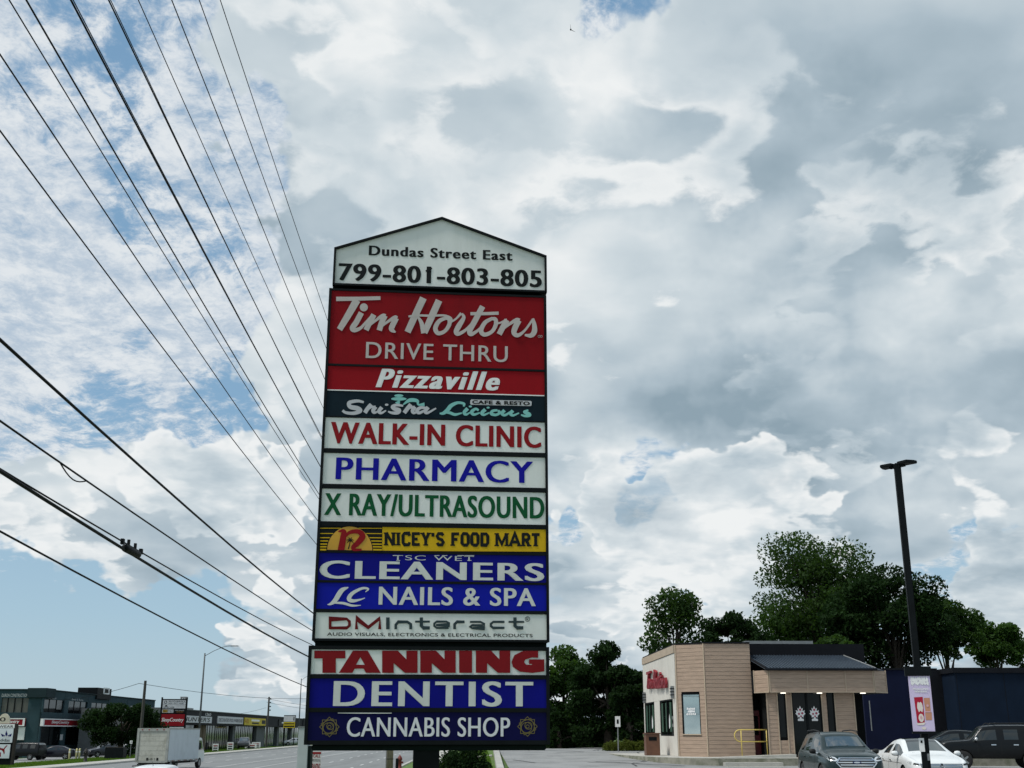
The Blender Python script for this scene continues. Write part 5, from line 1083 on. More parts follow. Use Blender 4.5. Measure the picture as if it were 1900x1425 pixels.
    for px in (13, 26, 40): u = PE(px, 1310)[0]; block(ff, u-.06, u+.06, z0, z1, .06, 'mullion', black, w, o=-.158)
    block(ff, ua, ub, PE(40, 1373)[1], y0, .06, 'shop_window', win_dk, o=-.22)
    text('DURON CONSTRUCTION', lambda u, v, p: Vector((u, -p, v)), (-PE(3, 1294)[0], z1+.12, -PE(51, 1294)[0], z1+.5), MATS['ink_pale_grey'], t, .005, 0, 1.05, proud=.01)
    sa, sb = PE(48, 1340)[0], PE(-60, 1340)[0]; sg = block(ff, sa, sb, y0, y1, .35, 'shop_sign', shop_red, o=.01)
    for (v0, v1) in ((y0-.02, y0+.10), (y1-.10, y1+.02)): block(ff, sa, sb, v0, v1, .03, 'sign_edge', INK_W, sg, o=.361)
    block(ff, sa, sa+.25, y0, y1, .02, 'sign_edge', INK_W, sg, o=.361)
    text('SleepCountry', lambda u, v, p: Vector((u, -p, v)), (-PE(-10, 1340)[0], y0+.2, -PE(38, 1340)[0], y1-.16), INK_W, sg, .01, .25, 1.0, proud=.37, fat=.02)
    block(ff, PE(46, 1360)[0], PE(34, 1360)[0], PE(40, 1373)[1], PE(40, 1349)[1], .08, 'white_poster', INK_W, o=.01)
    # parapets, sign box and rear block
    MB().box(-40.1, .12, -.12, L, H, H+.12).build('parapet_cap', teal_d, t)
    MB().box(-2.0, .3, -.3, 3.0, H-.9, PE(60, 1276.5)[1]).build('corner_parapet', teal_d, t, bevel=.02)
    a, b = PS(178, 1284)[0], PS(204, 1284)[0]; bx = MB().box(-2.5, .22, a, b, H-.5, PS(190, 1277)[1]).build('roof_sign_box', black, t); block(fs, a+(b-a)*.4, a+(b-a)*.85, H+.2, H+1.1, .02, 'roof_sign_logo', INK_W, bx, o=.221); block(fs, a+(b-a)*.5, a+(b-a)*.75, H+.4, H+.9, .02, 'roof_sign_logo', INK_K, bx, o=.242)
    for px in (113.5, 158, 166): u, v = PS(px, 1368); block(fs, u-.5, u+.5, v-.35, v+.35, .03, 'notice', MATS['ink_pale_grey'], o=.01)
teal_building()
def plaza():
    r0 = -41.0; g0 = -1.28; pf = place_fn(r0); s0, s1 = pf(285, 1357)[0], pf(640, 1357)[0]; H = pf(350, 1319)[1]-g0; L = s1-s0; base = RF(r0, s0, g0)
    t = thing('shop_plaza', 'long low black fronted shop plaza with white and yellow store signs', 'building', base, TH); fs = lambda u, v, p: Vector((p, u, v))
    PS = lambda px, py: (lambda q: (q[0]-s0, q[1]-g0))(pf(px, py))
    def block(u0, u1, v0, v1, d, nm, m, par=None, o=0.0): return MB().prism([fs(u0, v0, o), fs(u1, v0, o), fs(u1, v1, o), fs(u0, v1, o)], Vector((d, 0, 0))).build(nm, m, par or t)
    blk = mat('plaza_black', (.012, .014, .018), .75, spec=.15); brick_ = mat('brown_brick', (.14, .105, .06), .9, 0, .3, 3); gry = mat('plaza_grey', (.10, .11, .11), .8)
    zf0 = PS(430, 1347)[1]
    MB().box(-9.4, -.4, .1, L, -.3, H-.1).build('core', dark_in, t); MB().box(-9.5, 1.0, -.15, .09, -.3, H-.01).build('end_wall', gry, t); block(0, L, zf0, H, 1.5, 'fascia', blk, o=-.4); block(-.1, L, H, H+.12, 1.75, 'parapet_cap', gry, o=-.5)
    for px0, px1, m in ((300, 309, brick_), (366, 373, brick_), (374, 380, brick_), (430, 434, gry), (474, 489, gry), (513, 516, gry), (538, 541, gry), (560, 565, gry)):
        block(PS(px0, 1365)[0], PS(px1, 1365)[0], -.3, zf0, .5, 'pillar', m, o=-.35)
    xs = [(382, 400), (401, 415), (416, 429), (435, 448), (449, 461), (462, 473), (490, 501), (502, 512), (517, 527), (528, 537), (542, 559)]
    for i, (x0, x1) in enumerate(xs):
        w = block(PS(x0, 1365)[0], PS(x1, 1365)[0], .1, zf0, .05, 'shop_window', win_dk if i < 6 else glass('pale_window', (.035, .06, .065), .1, 1.42), o=-.30)
        u0, u1 = PS(x0, 1365)[0], PS(x1, 1365)[0]
        for k in range(4): block(u0+(u1-u0)*k/4, u0+(u1-u0)*k/4+.10, .1, zf0, .05, 'mullion', gry if k == 0 else black, w, o=-.249)
    block(0, PS(366, 1365)[0], .1, zf0, .05, 'shop_window', win_dk, o=-.30)
    def sign(x0, x1, y0, y1, m, nm='store_sign'):
        xm = (x0+x1)/2; return block(PS(x0, 1340)[0], PS(x1, 1340)[0], PS(xm, y1)[1], PS(xm, y0)[1], .15, nm, m, o=1.11), (PS(x0, 1340)[0], PS(xm, y1)[1], PS(x1, 1340)[0], PS(xm, y0)[1])
    sw = mat('store_sign_white', (.55, .56, .57), .6, spec=.15); sy = mat('store_sign_yellow', (.55, .42, .03), .6, spec=.15)
    ins = lambda b, a0=.06, b0=.18: (b[0]+(b[2]-b[0])*a0, b[1]+(b[3]-b[1])*b0, b[2]-(b[2]-b[0])*a0, b[3]-(b[3]-b[1])*b0)
    s, b = sign(318, 377.5, 1328.5, 1341, sw); text("HUNTER'S", fs, ins(b), INK_K, s, .01, .2, 1.0, proud=1.27, fat=.03)
    text('IG', fs, (PS(286, 1336)[0], PS(292, 1341)[1], PS(298, 1336)[0], PS(292, 1331)[1]), INK_W, t, .0, 0, 1.0, proud=1.12, fat=.03)
    text('1260', fs, (PS(367, 1325)[0], PS(372, 1328)[1], PS(378, 1325)[0], PS(372, 1323)[1]), INK_W, t, .0, .2, 1.0, proud=1.12, fat=.02)
    s, b = sign(389, 437.5, 1330, 1343, sw); text("DISCOUNTER'S POOL WAREHOUSE", fs, ins(b, .03, .25), ink('store_text', (.04, .03, .05)), s, .0, 0, .95, proud=1.27, fat=.03)
    s, b = sign(440.5, 481, 1332.5, 1346, sy); text('PATIO', fs, (b[0]+.4, b[1]+.3, b[0]+(b[2]-b[0])*.18, b[3]-.3), INK_R, s, .0, 0, 1, proud=1.27); 
    block(b[0]+(b[2]-b[0])*.3, b[0]+(b[2]-b[0])*.68, b[1]+(b[3]-b[1])*.55, b[3]-.25, .01, 'sign_print', INK_W, s, o=1.262); block(b[0]+(b[2]-b[0])*.33, b[0]+(b[2]-b[0])*.65, b[1]+.25, b[1]+(b[3]-b[1])*.4, .01, 'sign_print', INK_K, s, o=1.262); block(b[0]+(b[2]-b[0])*.80, b[2]-.5, b[1]+.3, b[3]-.3, .01, 'sign_print', INK_K, s, o=1.262)
    s, b = sign(506, 525, 1336, 1347, black, 'store_sign'); 
    for k in (.25, .6): polys([[(b[0]+(b[2]-b[0])*k, (b[1]+b[3])/2), (b[0]+(b[2]-b[0])*(k+.15), (b[1]+b[3])/2+.25), (b[0]+(b[2]-b[0])*(k+.28), (b[1]+b[3])/2+.1), (b[0]+(b[2]-b[0])*(k+.15), (b[1]+b[3])/2-.15)]], fs, INK_W, s, 1.27, 'sign_print')
    s, b = sign(553, 566, 1333, 1348, blk); text('Ad', fs, ins(b, .3, .3), MATS['ink_pale_grey'], s, 0, 0, 1, proud=1.27)
    u0, u1 = PS(366, 1318)[0], PS(387, 1318)[0]; MB().box(-7, -2, u0, u0+(u1-u0)*.8, H, PS(376, 1313.5)[1]).build('rooftop_unit', steel, t)
plaza()
def multi_sign():
    D = 142; q = at(323, 1395, D); g = gz(*rs(q)); t = thing('plaza_sign', 'tall tenant sign with white lines above a red panel behind the box truck', 'sign', (q.x, D, g), R_(10)); k = lambda px, py: (at(px, py or 1325, D).x-q.x, at(px, py or 1325, D).z-g)
    x0, x1 = k(301, 1320)[0], k(344, 1320)[0]; zt = k(323, 1297)[1]; zb = k(323, 1352)[1]
    for x in (x0-.06, x1+.06): MB().box(x-.09, x+.09, -.1, .1, -.3, zt+.2).build('post', black, t)
    MB().box(x0, x1, -.05, .12, zb, zt).build('cabinet', black, t); f = lambda u, v, p: Vector((u, -.052-p, v))
    def pn(a, b, ya, yb, m): return MB().box(k(a, 1320)[0], k(b, 1320)[0], -.10, -.051, k(323, yb)[1], k(323, ya)[1]).build('sign_panel', m, t)
    def tx(s, a, b, ya, yb, m, par, fat=.02, sh=0): text(s, f, (k(a, 1320)[0], k(323, yb)[1], k(b, 1320)[0], k(323, ya)[1]), m, par, 0, sh, 1.0, proud=.052, fat=fat)
    wm = mat('store_sign_white', (.5, .5, .5)); p = pn(302, 343, 1299, 1307, wm); tx('AUTO SERVICE', 312, 342, 1300, 1303, INK_K, p); tx('905 277 3000', 312, 340, 1304.2, 1306.2, INK_K, p, 0); strokes([(circ(k(306.5, 0)[0], k(323, 1303)[1], .15, n=12)+[(k(306.5, 0)[0]+.15, k(323, 1303)[1])], .06)], f, INK_K, p, .052, 'logo', False)
    p = pn(302, 343, 1307.3, 1314.5, wm); tx('LEMSCAPE', 303, 323, 1311.5, 1313.6, INK_K, p, .02); tx('CONTRACTING', 326, 342, 1308.5, 1310.3, MATS['ink_pale_grey'], p, 0); polys([circ(k(308, 0)[0], k(323, 1311)[1], .16, .16, 10, 0, 180)], f, INK_K, p, .052, 'logo')
    p = pn(302, 322, 1316.5, 1322.5, wm); polys([[(k(302.5, 0)[0], k(0, 1322)[1]), (k(311.5, 0)[0], k(0, 1322)[1]), (k(311.5, 0)[0], k(0, 1317)[1]), (k(302.5, 0)[0], k(0, 1317)[1])]], f, mat('amber_print', (.42, .25, .02)), p, .051, 'sign_print'); tx('PROTILE', 303.5, 321, 1318, 1321.4, INK_K, p, .02)
    p = pn(322.5, 343, 1316.5, 1322.5, INK_K); tx('MILANO', 325, 341, 1317.3, 1319, MATS['ink_pale_grey'], p, 0); tx('DOORS', 328, 340, 1320, 1321.8, ink('dull_orange', (.4, .2, .05)), p, 0)
    p = pn(300.5, 343, 1325, 1347, shop_red); tx('SleepCountry', 302, 341.5, 1332, 1341, INK_W, p, .02, .2)
    p = pn(300.5, 343, 1349, 1352, wm); hb = MB().box(k(332, 0)[0], k(345, 0)[0], -.08, .1, zt+.01, k(0, 1292.5)[1]).build('number_board', wm, t); tx('720', 333, 344.5, 1293.5, 1297, INK_K, hb, .03)
multi_sign()
def small_plaza_sign():
    D = 230; q = at(536, 1385, D); g = gz(*rs(q)); t = thing('plaza_sign', 'small white and yellow tenant sign standing before the black plaza', 'sign', (q.x, D, g), R_(5)); k = lambda px, py: (at(px, py or 1350, D).x-q.x, at(px, py or 1350, D).z-g)
    x0, x1 = k(526, 0)[0], k(547, 0)[0]
    MB().box(x0, x1+.1, -.05, .15, k(0, 1351)[1], k(0, 1327)[1]).build('cabinet', black, t)
    for x in (x0+.2, x1-.1): MB().box(x-.08, x+.08, 0, .1, -.3, k(0, 1351)[1]).build('post', black, t)
    f = lambda u, v, p: Vector((u, -.1-p, v)); p = MB().box(x0, x1, -.1, -.051, k(0, 1339)[1], k(0, 1328.5)[1]).build('sign_panel', mat('store_sign_white', (.5, .5, .5)), t); polys([[(x1-.35, k(0, 1337)[1]), (x1-.15, k(0, 1337)[1]), (x1-.15, k(0, 1330)[1]), (x1-.35, k(0, 1330)[1])]], f, INK_K, p, .002, 'sign_print')
    p = MB().box(x0, x1, -.1, -.051, k(0, 1350.5)[1], k(0, 1339.8)[1]).build('sign_panel', mat('store_sign_yellow', (.5, .4, .03)), t)
    for a, b in ((1342, 1344), (1346.5, 1349)): polys([[(x0+.1, k(0, b)[1]), (x1-.1, k(0, b)[1]), (x1-.1, k(0, a)[1]), (x0+.1, k(0, a)[1])]], f, INK_K, p, .002, 'sign_print')
small_plaza_sign()
def sportswear_sign():
    D = 98; q = at(2, 1405, D); g = gz(*rs(q)); t = thing('sportswear_sign', 'white sportswear sign with an arched cream top on dark posts', 'sign', (q.x, D, g), R_(2)); k = lambda px, py: (at(px, py or 1350, D).x-q.x, at(px, py or 1350, D).z-g)
    xr = k(26.5, 1360)[0]; xl = -xr*1.25; xp = k(29.5, 0)[0]; f = lambda u, v, p: Vector((u, -.14-p, v)); zt = k(0, 1343)[1]; cream = mat('cream_paint', (.60, .54, .42), .7)
    for x in (xp, xl-.15): MB().box(x-.09, x+.13, -.12, .16, -.3, zt+.02).build('post', mat('dark_post', (.035, .03, .025), .8, spec=.2), t, bevel=.02)
    MB().box(xl, xr, -.08, .12, .15, zt).build('cabinet', black, t)
    cx = (xl+xr)/2; R0 = k(17.5, 0)[0]-cx; zc = zt+.02; top = MB().prism([(cx+x, -.1, zc+y) for x, y in [(R0*math.cos(R_(a_)), (k(0, 1324)[1]-zc)*math.sin(R_(a_))) for a_ in range(0, 181, 15)]], (0, .2, 0)).build('arched_top', cream, t)
    text('1200', lambda u, v, p: Vector((u, -.1-p, v)), (k(-32, 0)[0], k(0, 1338.5)[1], k(9.5, 0)[0], k(0, 1331)[1]), INK_K, top, .0, 0, 1.0, proud=.004, fat=.03)
    p = MB().box(xl+.04, xr, -.14, -.081, k(0, 1351)[1], zt-.02).build('sign_panel', INK_W, t); text('SPORTSWEAR', f, (k(-34, 0)[0], k(0, 1350.3)[1], k(25.5, 0)[0], k(0, 1345.8)[1]), INK_K, p, 0, 0, 1.06, proud=.003, fat=.04)
    p = MB().box(xl+.04, xr-.05, -.14, -.081, k(0, 1378)[1], k(0, 1351.4)[1]).build('sign_panel', mat('sign_panel_white', (.66, .70, .72), .6), t)
    w = lambda x, y: k(x, y)
    lf = [w(13, 1368), w(10.8, 1362), w(13, 1355), w(15.2, 1362)]
    ll = [w(11.5, 1365), w(3, 1361), w(4.5, 1366), w(9, 1368)]; rl = [w(14.5, 1365), w(23, 1361), w(21.5, 1366), w(17, 1368)]
    polys([lf, ll, rl], f, ink('sport_blue', (.01, .012, .11)), p, .003, 'trefoil_mark')
    strokes([([w(7, y), w(19, y)], .035) for y in (1366.0, 1367.6)], f, INK_W, p, .006, 'trefoil_stripe', False); text('adidas', f, (k(1, 0)[0], k(0, 1376)[1], k(22, 0)[0], k(0, 1370.5)[1]), INK_K, p, 0, 0, 1.0, proud=.003, fat=.03)
    p = MB().box(xl+.04, xr-.15, -.14, -.081, k(0, 1407)[1], k(0, 1381)[1]).build('sign_panel', MATS['sign_panel_white'], t); sr_ = ink('sport_red', (.24, .012, .015))
    polys([[w(-2, 1385), w(3, 1388), w(8, 1389), w(10, 1386), w(14, 1382.5), w(15, 1383.5), w(11, 1388), w(9.5, 1391), w(10, 1397), w(8.5, 1400), w(7, 1395), w(4, 1391.5), w(-2, 1391)]], f, sr_, p, .003, 'leaping_cat_mark')
    polys([[w(-6, 1404), w(2.8, 1404), w(2.8, 1396), w(-6, 1396)]], f, sr_, p, .003, 'sign_print')
sportswear_sign()
# small street furniture across the road
def bollard(px, py, D, label):
    q = at(px, py, D); g = gz(*rs(q)); t = thing('bollard', label, 'bollard', (q.x, D, g)); MB().lathe([(.10, -.2), (.10, 1.05), (.07, 1.12), (.02, 1.14)], (0, 0, 0), 'z', 10).build('post', mat('pale_yellow', (.55, .5, .25), .6), t, smooth=True); MB().lathe([(.104, .75), (.104, .85)], (0, 0, 0), 'z', 10).build('band', INK_W, t); t['group'] = 'yellow bollards on the verge'
for px in (128.5, 141.5, 147): bollard(px, 1404, 126, 'pale yellow bollard on the grass before the teal building')
def hydrant(px, py, D, label, m, sc=1.0):
    q = at(px, py, D); g = gz(*rs(q)); t = thing('fire_hydrant', label, 'hydrant', (q.x, D, g)); t.scale = (sc, sc, sc)
    MB().lathe([(.17, -.1), (.17, .05), (.12, .08), (.11, .62), (.15, .64), (.15, .70), (.12, .80), (.05, .88), (.03, .93)], (0, 0, 0), 'z', 12).build('barrel', m, t, smooth=True)
    for sg in (-1, 1): MB().lathe([(.06, 0), (.06, sg*.2), (.02, sg*.22)], (0, 0, .5), 'x', 8).build('nozzle', m, t)
hydrant(158, 1412, 106, 'dark fire hydrant on the grass verge across the road', mat('hydrant_black', (.02, .018, .016), .7), 1.3)
hydrant(741.5, 1423, 73, 'red and black fire hydrant beside the wooden utility pole', mat('hydrant_red', (.16, .02, .012), .6), 1.0)
q = at(736.5, 1423, 72); o = thing('kerb_post', 'short black post next to the red fire hydrant', 'post', (q.x, 72, gz(*rs(q)))); MB().lathe([(.09, -.2), (.09, .75), (.06, .78)], (0, 0, 0), 'z', 8).build('post', black, o)
def board(px, py0, py1, D, w, label, prints=None):
    q = at(px, py1, D); g = gz(*rs(q)); h = at(px, py0, D).z-g; t = thing('sidewalk_board', label, 'sign', (q.x, D, g), R_(8), 'boards on the plaza verge'); MB().box(-w/2, w/2, -.04, .04, max(0, h-1.3), h).build('panel', INK_W, t)
    for x in (-w/2+.06, w/2-.06): MB().box(x-.04, x+.04, .041, .09, -.2, h).build('leg', steel, t)
    for k in range(3): MB().box(-w*.35, w*.35, -.05, -.041, h-.35-k*.3, h-.2-k*.3).build('print', INK_K if k else INK_R, t)
board(427, 1377, 1388, 174, .85, 'white upright board on the plaza verge'); board(465, 1380, 1387, 190, 1.8, 'wide white banner board beside the dark grey suv'); board(475, 1377, 1385, 196, 1.4, 'white board by the short utility pole'); board(400, 1380, 1384, 166, .8, 'low white board near the truck cab')
def post_sign(px, y0, y1, D, label, w=.45, h=.6):
    q = at(px, y1, D); g = gz(*rs(q)); z = at(px, y0, D).z-g; t = thing('post_sign', label, 'sign', (q.x, D, g)); MB().tube([(0, 0, -.2), (0, 0, z)], .035, 6).build('post', steel, t); p = MB().box(-w/2, w/2, -.05, -.036, z-h, z).build('plate', INK_W, t); MB().box(-w*.2, w*.2, -.055, -.051, z-h*.7, z-h*.3).build('print', INK_K, p)
post_sign(1147, 1329, 1376, 70, 'small white sign on a thin post by the shop hedge', .30, .60); post_sign(241, 1374, 1405, 123, 'thin white post sign on the verge beside the truck', .25, .3)
q = at(587, 1420, 22); t = thing('painting_sign', 'narrow white painting advert sign with red lettering below the pylon', 'sign', (q.x, 22, gz(*rs(q))), R_(3)); w = 16.5/2226*22; zt = at(587, 1390, 22).z-t.location.z
pp = MB().box(-w/2, w/2, -.01, .01, .1, zt).build('board', mat('board_pinkish', (.62, .60, .58), .7), t); f = lambda u, v, p: Vector((u, -.01-p, v))
MB().box(-w/2+.005, w/2-.005, -.013, -.0105, zt-.085, zt-.05).build('red_band', INK_R, pp); text('CALL', f, (-w*.42, zt-.145, w*.42, zt-.09), INK_R, pp, .02, 0, 1, proud=.002); text('PROFESSIONAL', f, (-w*.44, zt-.22, w*.44, zt-.17), INK_K, pp, .0, 0, 1, proud=.002); text('PAINTING', f, (-w*.44, zt-.37, w*.44, zt-.25), INK_R, pp, .02, 0, 1, proud=.002)
for x in (-w*.4, w*.4): MB().box(x-.008, x+.008, .0101, .03, -.2, zt-.1).build('stake', steel, t)
q = at(562, 1420, 20); t = thing('utility_pedestal', 'pale grey utility pedestal with a dark green side by the pylon', 'cabinet', (q.x, 20, gz(*rs(q))), R_(0)); zt = at(562, 1350, 20).z-t.location.z; w = 19/2226*20
MB().box(-w/2, w/2, -.1, .12, -.2, zt).build('body', mat('pedestal_grey', (.46, .50, .51), .6), t, bevel=.008); MB().box(w/2+.001, w/2+.05, -.09, .12, -.2, zt-.29).build('side_rail', dk_green, t); MB().box(-w/2-.01, w/2+.01, -.11, .13, zt, zt+.02).build('cap', steel, t)

# ================================================================ TREES
def leaf_mesh(pts, size, rnd, name, m, parent, flat=0.35, kind=None):
    n = len(pts); P = np.array(pts); g = np.random.default_rng(rnd)
    a = g.normal(size=(n, 3)); a /= np.linalg.norm(a, axis=1)[:, None]; b = g.normal(size=(n, 3)); b[:, 2] *= flat; b -= a*(a*b).sum(1)[:, None]; b /= np.linalg.norm(b, axis=1)[:, None]
    s = size*g.uniform(.6, 1.3, size=(n, 1)); V_ = np.stack([P-a*s, P-b*s*.55, P+a*s, P+b*s*.55], 1).reshape(-1, 3)
    me = bpy.data.meshes.new(name); me.vertices.add(4*n); me.vertices.foreach_set('co', V_.ravel()); me.loops.add(4*n); me.loops.foreach_set('vertex_index', np.arange(4*n)); me.polygons.add(n); me.polygons.foreach_set('loop_start', np.arange(n)*4); me.polygons.foreach_set('loop_total', np.full(n, 4)); me.update(calc_edges=True)
    return link(name, me, m, parent, kind=kind)
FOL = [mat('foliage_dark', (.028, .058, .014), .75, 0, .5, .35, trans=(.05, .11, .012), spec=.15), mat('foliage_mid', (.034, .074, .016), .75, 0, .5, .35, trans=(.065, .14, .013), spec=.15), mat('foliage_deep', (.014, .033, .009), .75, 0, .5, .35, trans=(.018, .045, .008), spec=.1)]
def tree(name, label, base, H, rx, ry, cz, rz_, n, size, m, seed, trunk_r=.25, clumps=26, group=None, fill=.6, lean=(0, 0), holes=1.0):
    t = thing(name, label, 'tree', base, 0, group); g = np.random.default_rng(seed); cen = []
    for i in range(clumps):
        for _ in range(50):
            p = g.uniform(-1, 1, 3)
            if .25 < np.linalg.norm(p) <= 1: break
        p = p/np.linalg.norm(p)*(np.linalg.norm(p)**.5)*.86*g.uniform(.74, 1.12)
        k = 1-.25*max(0, p[2]); cen.append(np.array([p[0]*rx*k+lean[0], p[1]*ry*k+lean[1], cz+p[2]*rz_]))
    cr = [g.uniform(.20, .44)*min(rx, rz_) for _ in cen]; pts = []; w = np.array([c**2 for c in cr]); w /= w.sum()
    for c, r, ww in zip(cen, cr, w):
        k = int(n*ww); d = g.normal(size=(k, 3)); d /= np.linalg.norm(d, axis=1)[:, None]; rad = r*(g.uniform(.15, 1.15, size=(k, 1))**.5); q = d*rad*np.array([1.15, 1.15, .8])+c
        nz = np.sin(q[:, 0]*2.3+seed)*np.sin(q[:, 1]*2.1)*np.sin(q[:, 2]*2.7+seed*.7); q = q[nz > -.30*holes]; pts.append(q)
    leaf_mesh(np.concatenate(pts), size, seed, 'crown', m, t, kind='stuff')
    tr = MB(); top = Vector((lean[0]*.6, lean[1]*.6, cz)); tr.tube([(0, 0, -.3), (lean[0]*.1, 0, H*.15), top*.5+Vector((.1, 0, 0)), top], [trunk_r*1.25, trunk_r, trunk_r*.75, trunk_r*.35], 8); tr.build('trunk', bark, t, smooth=True)
    for i, c in enumerate(cen):
        if i % 2 == 0:
            f = g.uniform(.35, .9); st = Vector((top.x*f, top.y*f, cz*f)); e = Vector(c); mid = st.lerp(e, .5)+Vector((0, 0, .12*(e-st).length)); MB().tube([st, mid, e], [trunk_r*.35, trunk_r*.2, trunk_r*.06], 5).build('limb', bark, t)
    return t
def px_tree(name, label, px0, px1, y0, y1, ybase, D, n, size, m, seed, **k):
    """crown that spans a measured width and height at a known distance"""
    c = at((px0+px1)/2, (y0+y1)/2, D); rx = abs(at(px1, (y0+y1)/2, D).x-at(px0, (y0+y1)/2, D).x)/2; zt, zb = at(c.x, y0, D).z, at(c.x, y1, D).z; zt = at((px0+px1)/2, y0, D).z; zb = at((px0+px1)/2, y1, D).z
    r, s = rs(c); g = gz(r, s) if r < 20 or s < 90 else lotz(90)
    return tree(name, label, Vector((c.x, D, g)), zt-g, rx*.98, rx*.85, (zt+zb)/2-g, (zt-zb)/2*.98, n, size, m, seed, **k)
GB = 'trees behind the coffee shop'
px_tree('maple_tree', 'tallest broad dark maple with see through crown rising behind the coffee shop', 1385, 1640, 992, 1235, 1390, 96, 34000, .15, FOL[0], 3, trunk_r=.42, clumps=42, group=GB, holes=1.5)
px_tree('maple_tree', 'dense deep green tree in front of the tallest maple', 1545, 1762, 1040, 1260, 1390, 86, 38000, .16, FOL[2], 5, trunk_r=.35, clumps=34, group=GB, holes=.5)
px_tree('open_tree', 'thin airy tree with bare forked branches above the shop corner', 1192, 1318, 1078, 1270, 1390, 88, 5200, .16, FOL[0], 11, trunk_r=.22, clumps=24, group=GB, holes=2.2)
px_tree('round_tree', 'low dark rounded tree between the airy tree and the tallest maple', 1300, 1425, 1125, 1260, 1390, 84, 15000, .15, FOL[2], 13, trunk_r=.22, clumps=20, group=GB, holes=.6)
px_tree('maple_tree', 'half open maple right of the lot lamp above the navy building', 1685, 1815, 1085, 1260, 1390, 98, 13000, .16, FOL[0], 17, trunk_r=.28, clumps=22, group=GB, holes=1.6)
px_tree('small_tree', 'smaller leafy tree at the far end of the navy building', 1790, 1905, 1150, 1260, 1390, 104, 12000, .16, FOL[1], 19, trunk_r=.22, clumps=18, group=GB, holes=1.6)
px_tree('small_tree', 'leafy sapling tree beyond the navy roof edge', 1880, 2010, 1160, 1270, 1390, 106, 9000, .16, FOL[0], 20, trunk_r=.2, clumps=16, group=GB, holes=1.4)
px_tree('maple_tree', 'bright green maple crown low behind the shop roof ridge', 1480, 1590, 1160, 1260, 1390, 80, 9000, .14, FOL[1], 23, trunk_r=.2, clumps=14, group=GB)
GL_ = 'trees at the back of the lot'
px_tree('locust_tree', 'light feathery tree directly beside the pylon sign', 985, 1105, 1158, 1400, 1388, 86, 17000, .14, FOL[1], 29, trunk_r=.22, clumps=26, group=GL_, holes=1.7)
px_tree('dark_tree', 'very dark dense tree left of the coffee shop', 1055, 1200, 1186, 1400, 1386, 79, 30000, .15, FOL[2], 31, trunk_r=.3, clumps=34, group=GL_, holes=.4)
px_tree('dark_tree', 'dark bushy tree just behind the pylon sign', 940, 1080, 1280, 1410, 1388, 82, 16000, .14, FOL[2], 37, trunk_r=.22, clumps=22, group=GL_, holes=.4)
px_tree('dark_tree', 'dark low tree touching the coffee shop white wall', 1120, 1215, 1260, 1400, 1386, 77, 12000, .14, FOL[2], 41, trunk_r=.2, clumps=18, group=GL_, holes=.4)
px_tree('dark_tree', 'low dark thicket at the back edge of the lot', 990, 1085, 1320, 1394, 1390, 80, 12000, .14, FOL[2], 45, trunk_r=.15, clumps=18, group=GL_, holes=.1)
px_tree('maple_tree', 'dark tree hidden behind the pylon sign panels', 850, 970, 1200, 1400, 1388, 92, 9000, .16, FOL[0], 43, trunk_r=.25, clumps=18, group=GL_)
px_tree('round_tree', 'round dark leafy tree in front of the teal building', 152, 302, 1290, 1398, 1400, 133, 26000, .16, FOL[2], 47, trunk_r=.3, clumps=30, group='trees across the road', holes=.7)
px_tree('small_tree', 'small dark tree between the round tree and the tenant sign', 255, 315, 1322, 1395, 1400, 152, 6000, .17, FOL[2], 53, trunk_r=.18, clumps=12, group='trees across the road')
q = at(214, 1405, 120); o = thing('planter', 'square black planter box under the round leafy tree', 'planter', (q.x, 120, gz(*rs(q)))); MB().box(-.9, .9, -.6, .6, -.1, 1.15).build('box', black, o, bevel=.03); MB().box(-.82, .82, -.52, .52, 1.14, 1.18).build('soil', bark, o)
def shrub(name, label, c, rx, ry, h, n, size, m, seed, group=None):
    t = thing(name, label, 'shrub', c, 0, group); g = np.random.default_rng(seed); d = g.normal(size=(n, 3)); d /= np.linalg.norm(d, axis=1)[:, None]; d[:, 2] = np.abs(d[:, 2]); q = d*(g.uniform(.3, 1, (n, 1))**.5)*np.array([rx, ry, h]); q *= (1+.18*np.sin(d[:, :1]*7+seed)*np.cos(d[:, 1:2]*6)); q = q[q[:, 2] > .02]
    leaf_mesh(q, size, seed, 'foliage', m, t, kind='stuff')
    for i in range(5): e = g.uniform(-.6, .6, 2); MB().tube([(0, 0, -.1), (e[0]*rx, e[1]*ry, h*.7)], [.03, .01], 5).build('stem', bark, t)
q = at(866, 1425, 46); shrub('shrub', 'dark leafy bush on the grass strip under the pylon sign', Vector((q.x, 46, gz(*rs(q)))), 1.05, .9, at(866, 1380, 46).z-gz(*rs(q)), 6500, .06, FOL[2], 61)
q = at(838, 1425, 45); shrub('shrub', 'low dark bush beside the sign post on the grass strip', Vector((q.x, 45, gz(*rs(q)))), .6, .6, at(838, 1392, 45).z-gz(*rs(q)), 3000, .06, FOL[2], 62)
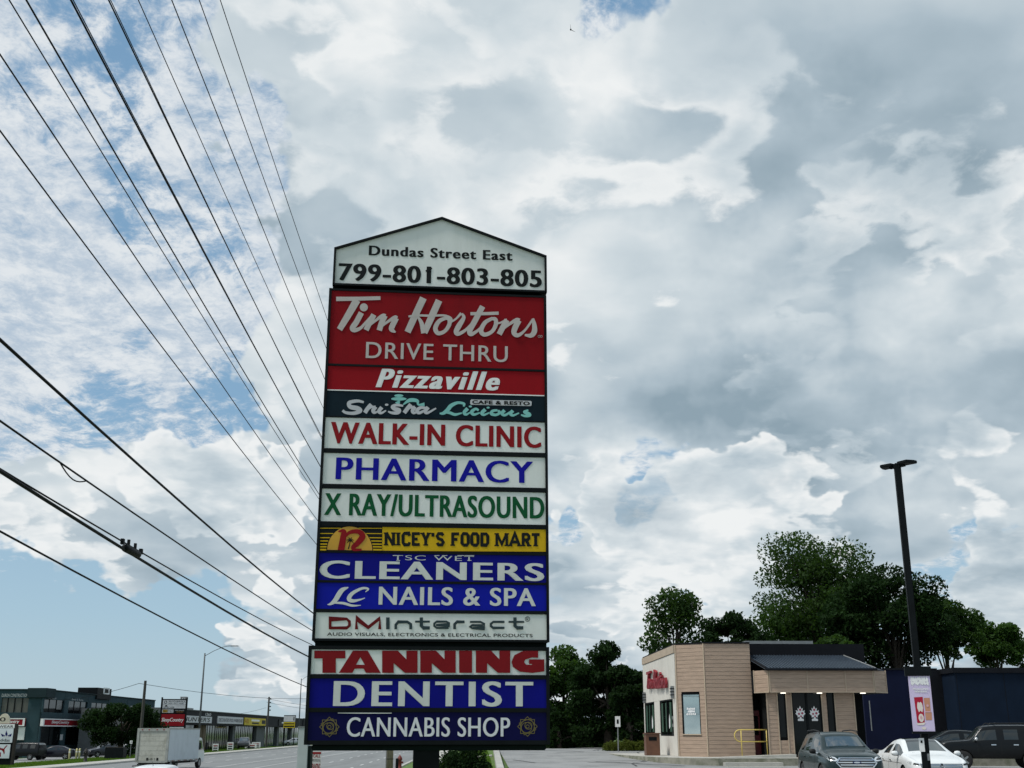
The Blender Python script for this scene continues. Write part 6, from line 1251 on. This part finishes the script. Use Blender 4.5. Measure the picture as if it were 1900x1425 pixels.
for i_, (x_, y_) in enumerate(((1079, 1358), (1100, 1352), (1045, 1350))):
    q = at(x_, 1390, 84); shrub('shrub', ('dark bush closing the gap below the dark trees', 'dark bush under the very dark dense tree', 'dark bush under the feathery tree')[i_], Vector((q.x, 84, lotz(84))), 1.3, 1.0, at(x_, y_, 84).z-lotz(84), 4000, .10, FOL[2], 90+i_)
hed = mat('foliage_yellow', (.085, .105, .018), .8, 0, .4, 2, trans=(.12, .16, .02), spec=.1)
for i, px in enumerate((1133, 1148, 1163, 1178, 1192)):
    q = at(px, 1390, 71.5); shrub('hedge_shrub', 'yellow green clipped shrub in the low hedge by the shop', Vector((q.x, 71.5+.3*(i % 2), lotz(71))), .52, .5, .52+.06*(i % 3), 1500, .05, hed, 70+i, 'low hedge beside the shop')
# grass blades and tufts of the verges
def grass(name, r0, r1, s0, s1, n, h, seed, label):
    g = np.random.default_rng(seed); r = g.uniform(r0, r1, n); s = g.uniform(s0, s1, n); V_ = []; 
    zz = np.array([gz(a, b) for a, b in zip(r, s)])-.07; R3 = np.array(RR); D3 = np.array(RD); P = r[:, None]*R3+s[:, None]*D3; P[:, 2] = zz; an = g.uniform(0, 6.28, n); w = .03+.03*g.random(n); hh = h*g.uniform(.5, 1.3, n)
    dx = np.stack([np.cos(an)*w, np.sin(an)*w, np.zeros(n)], 1); tip = P+np.stack([g.normal(0, .05, n), g.normal(0, .05, n), hh], 1); V_ = np.stack([P-dx, P+dx, tip], 1).reshape(-1, 3)
    me = bpy.data.meshes.new(name); me.vertices.add(3*n); me.vertices.foreach_set('co', V_.ravel()); me.loops.add(3*n); me.loops.foreach_set('vertex_index', np.arange(3*n)); me.polygons.add(n); me.polygons.foreach_set('loop_start', np.arange(n)*3); me.polygons.foreach_set('loop_total', np.full(n, 3)); me.update(calc_edges=True)
    o = link(name, me, mat('grass_blade', (.085, .16, .022), .8, 0, .4, .5, trans=(.14, .25, .02), spec=.1), kind='stuff'); o['label'] = label; o['category'] = 'grass'
grass('verge_grass', -41.3, -33.4, 80, 215, 75000, .22, 81, 'green mown grass verge across the road'); grass('strip_grass', -1.9, 1.0, 30, 78, 24000, .16, 82, 'green grass strip between the pavement and the lot')
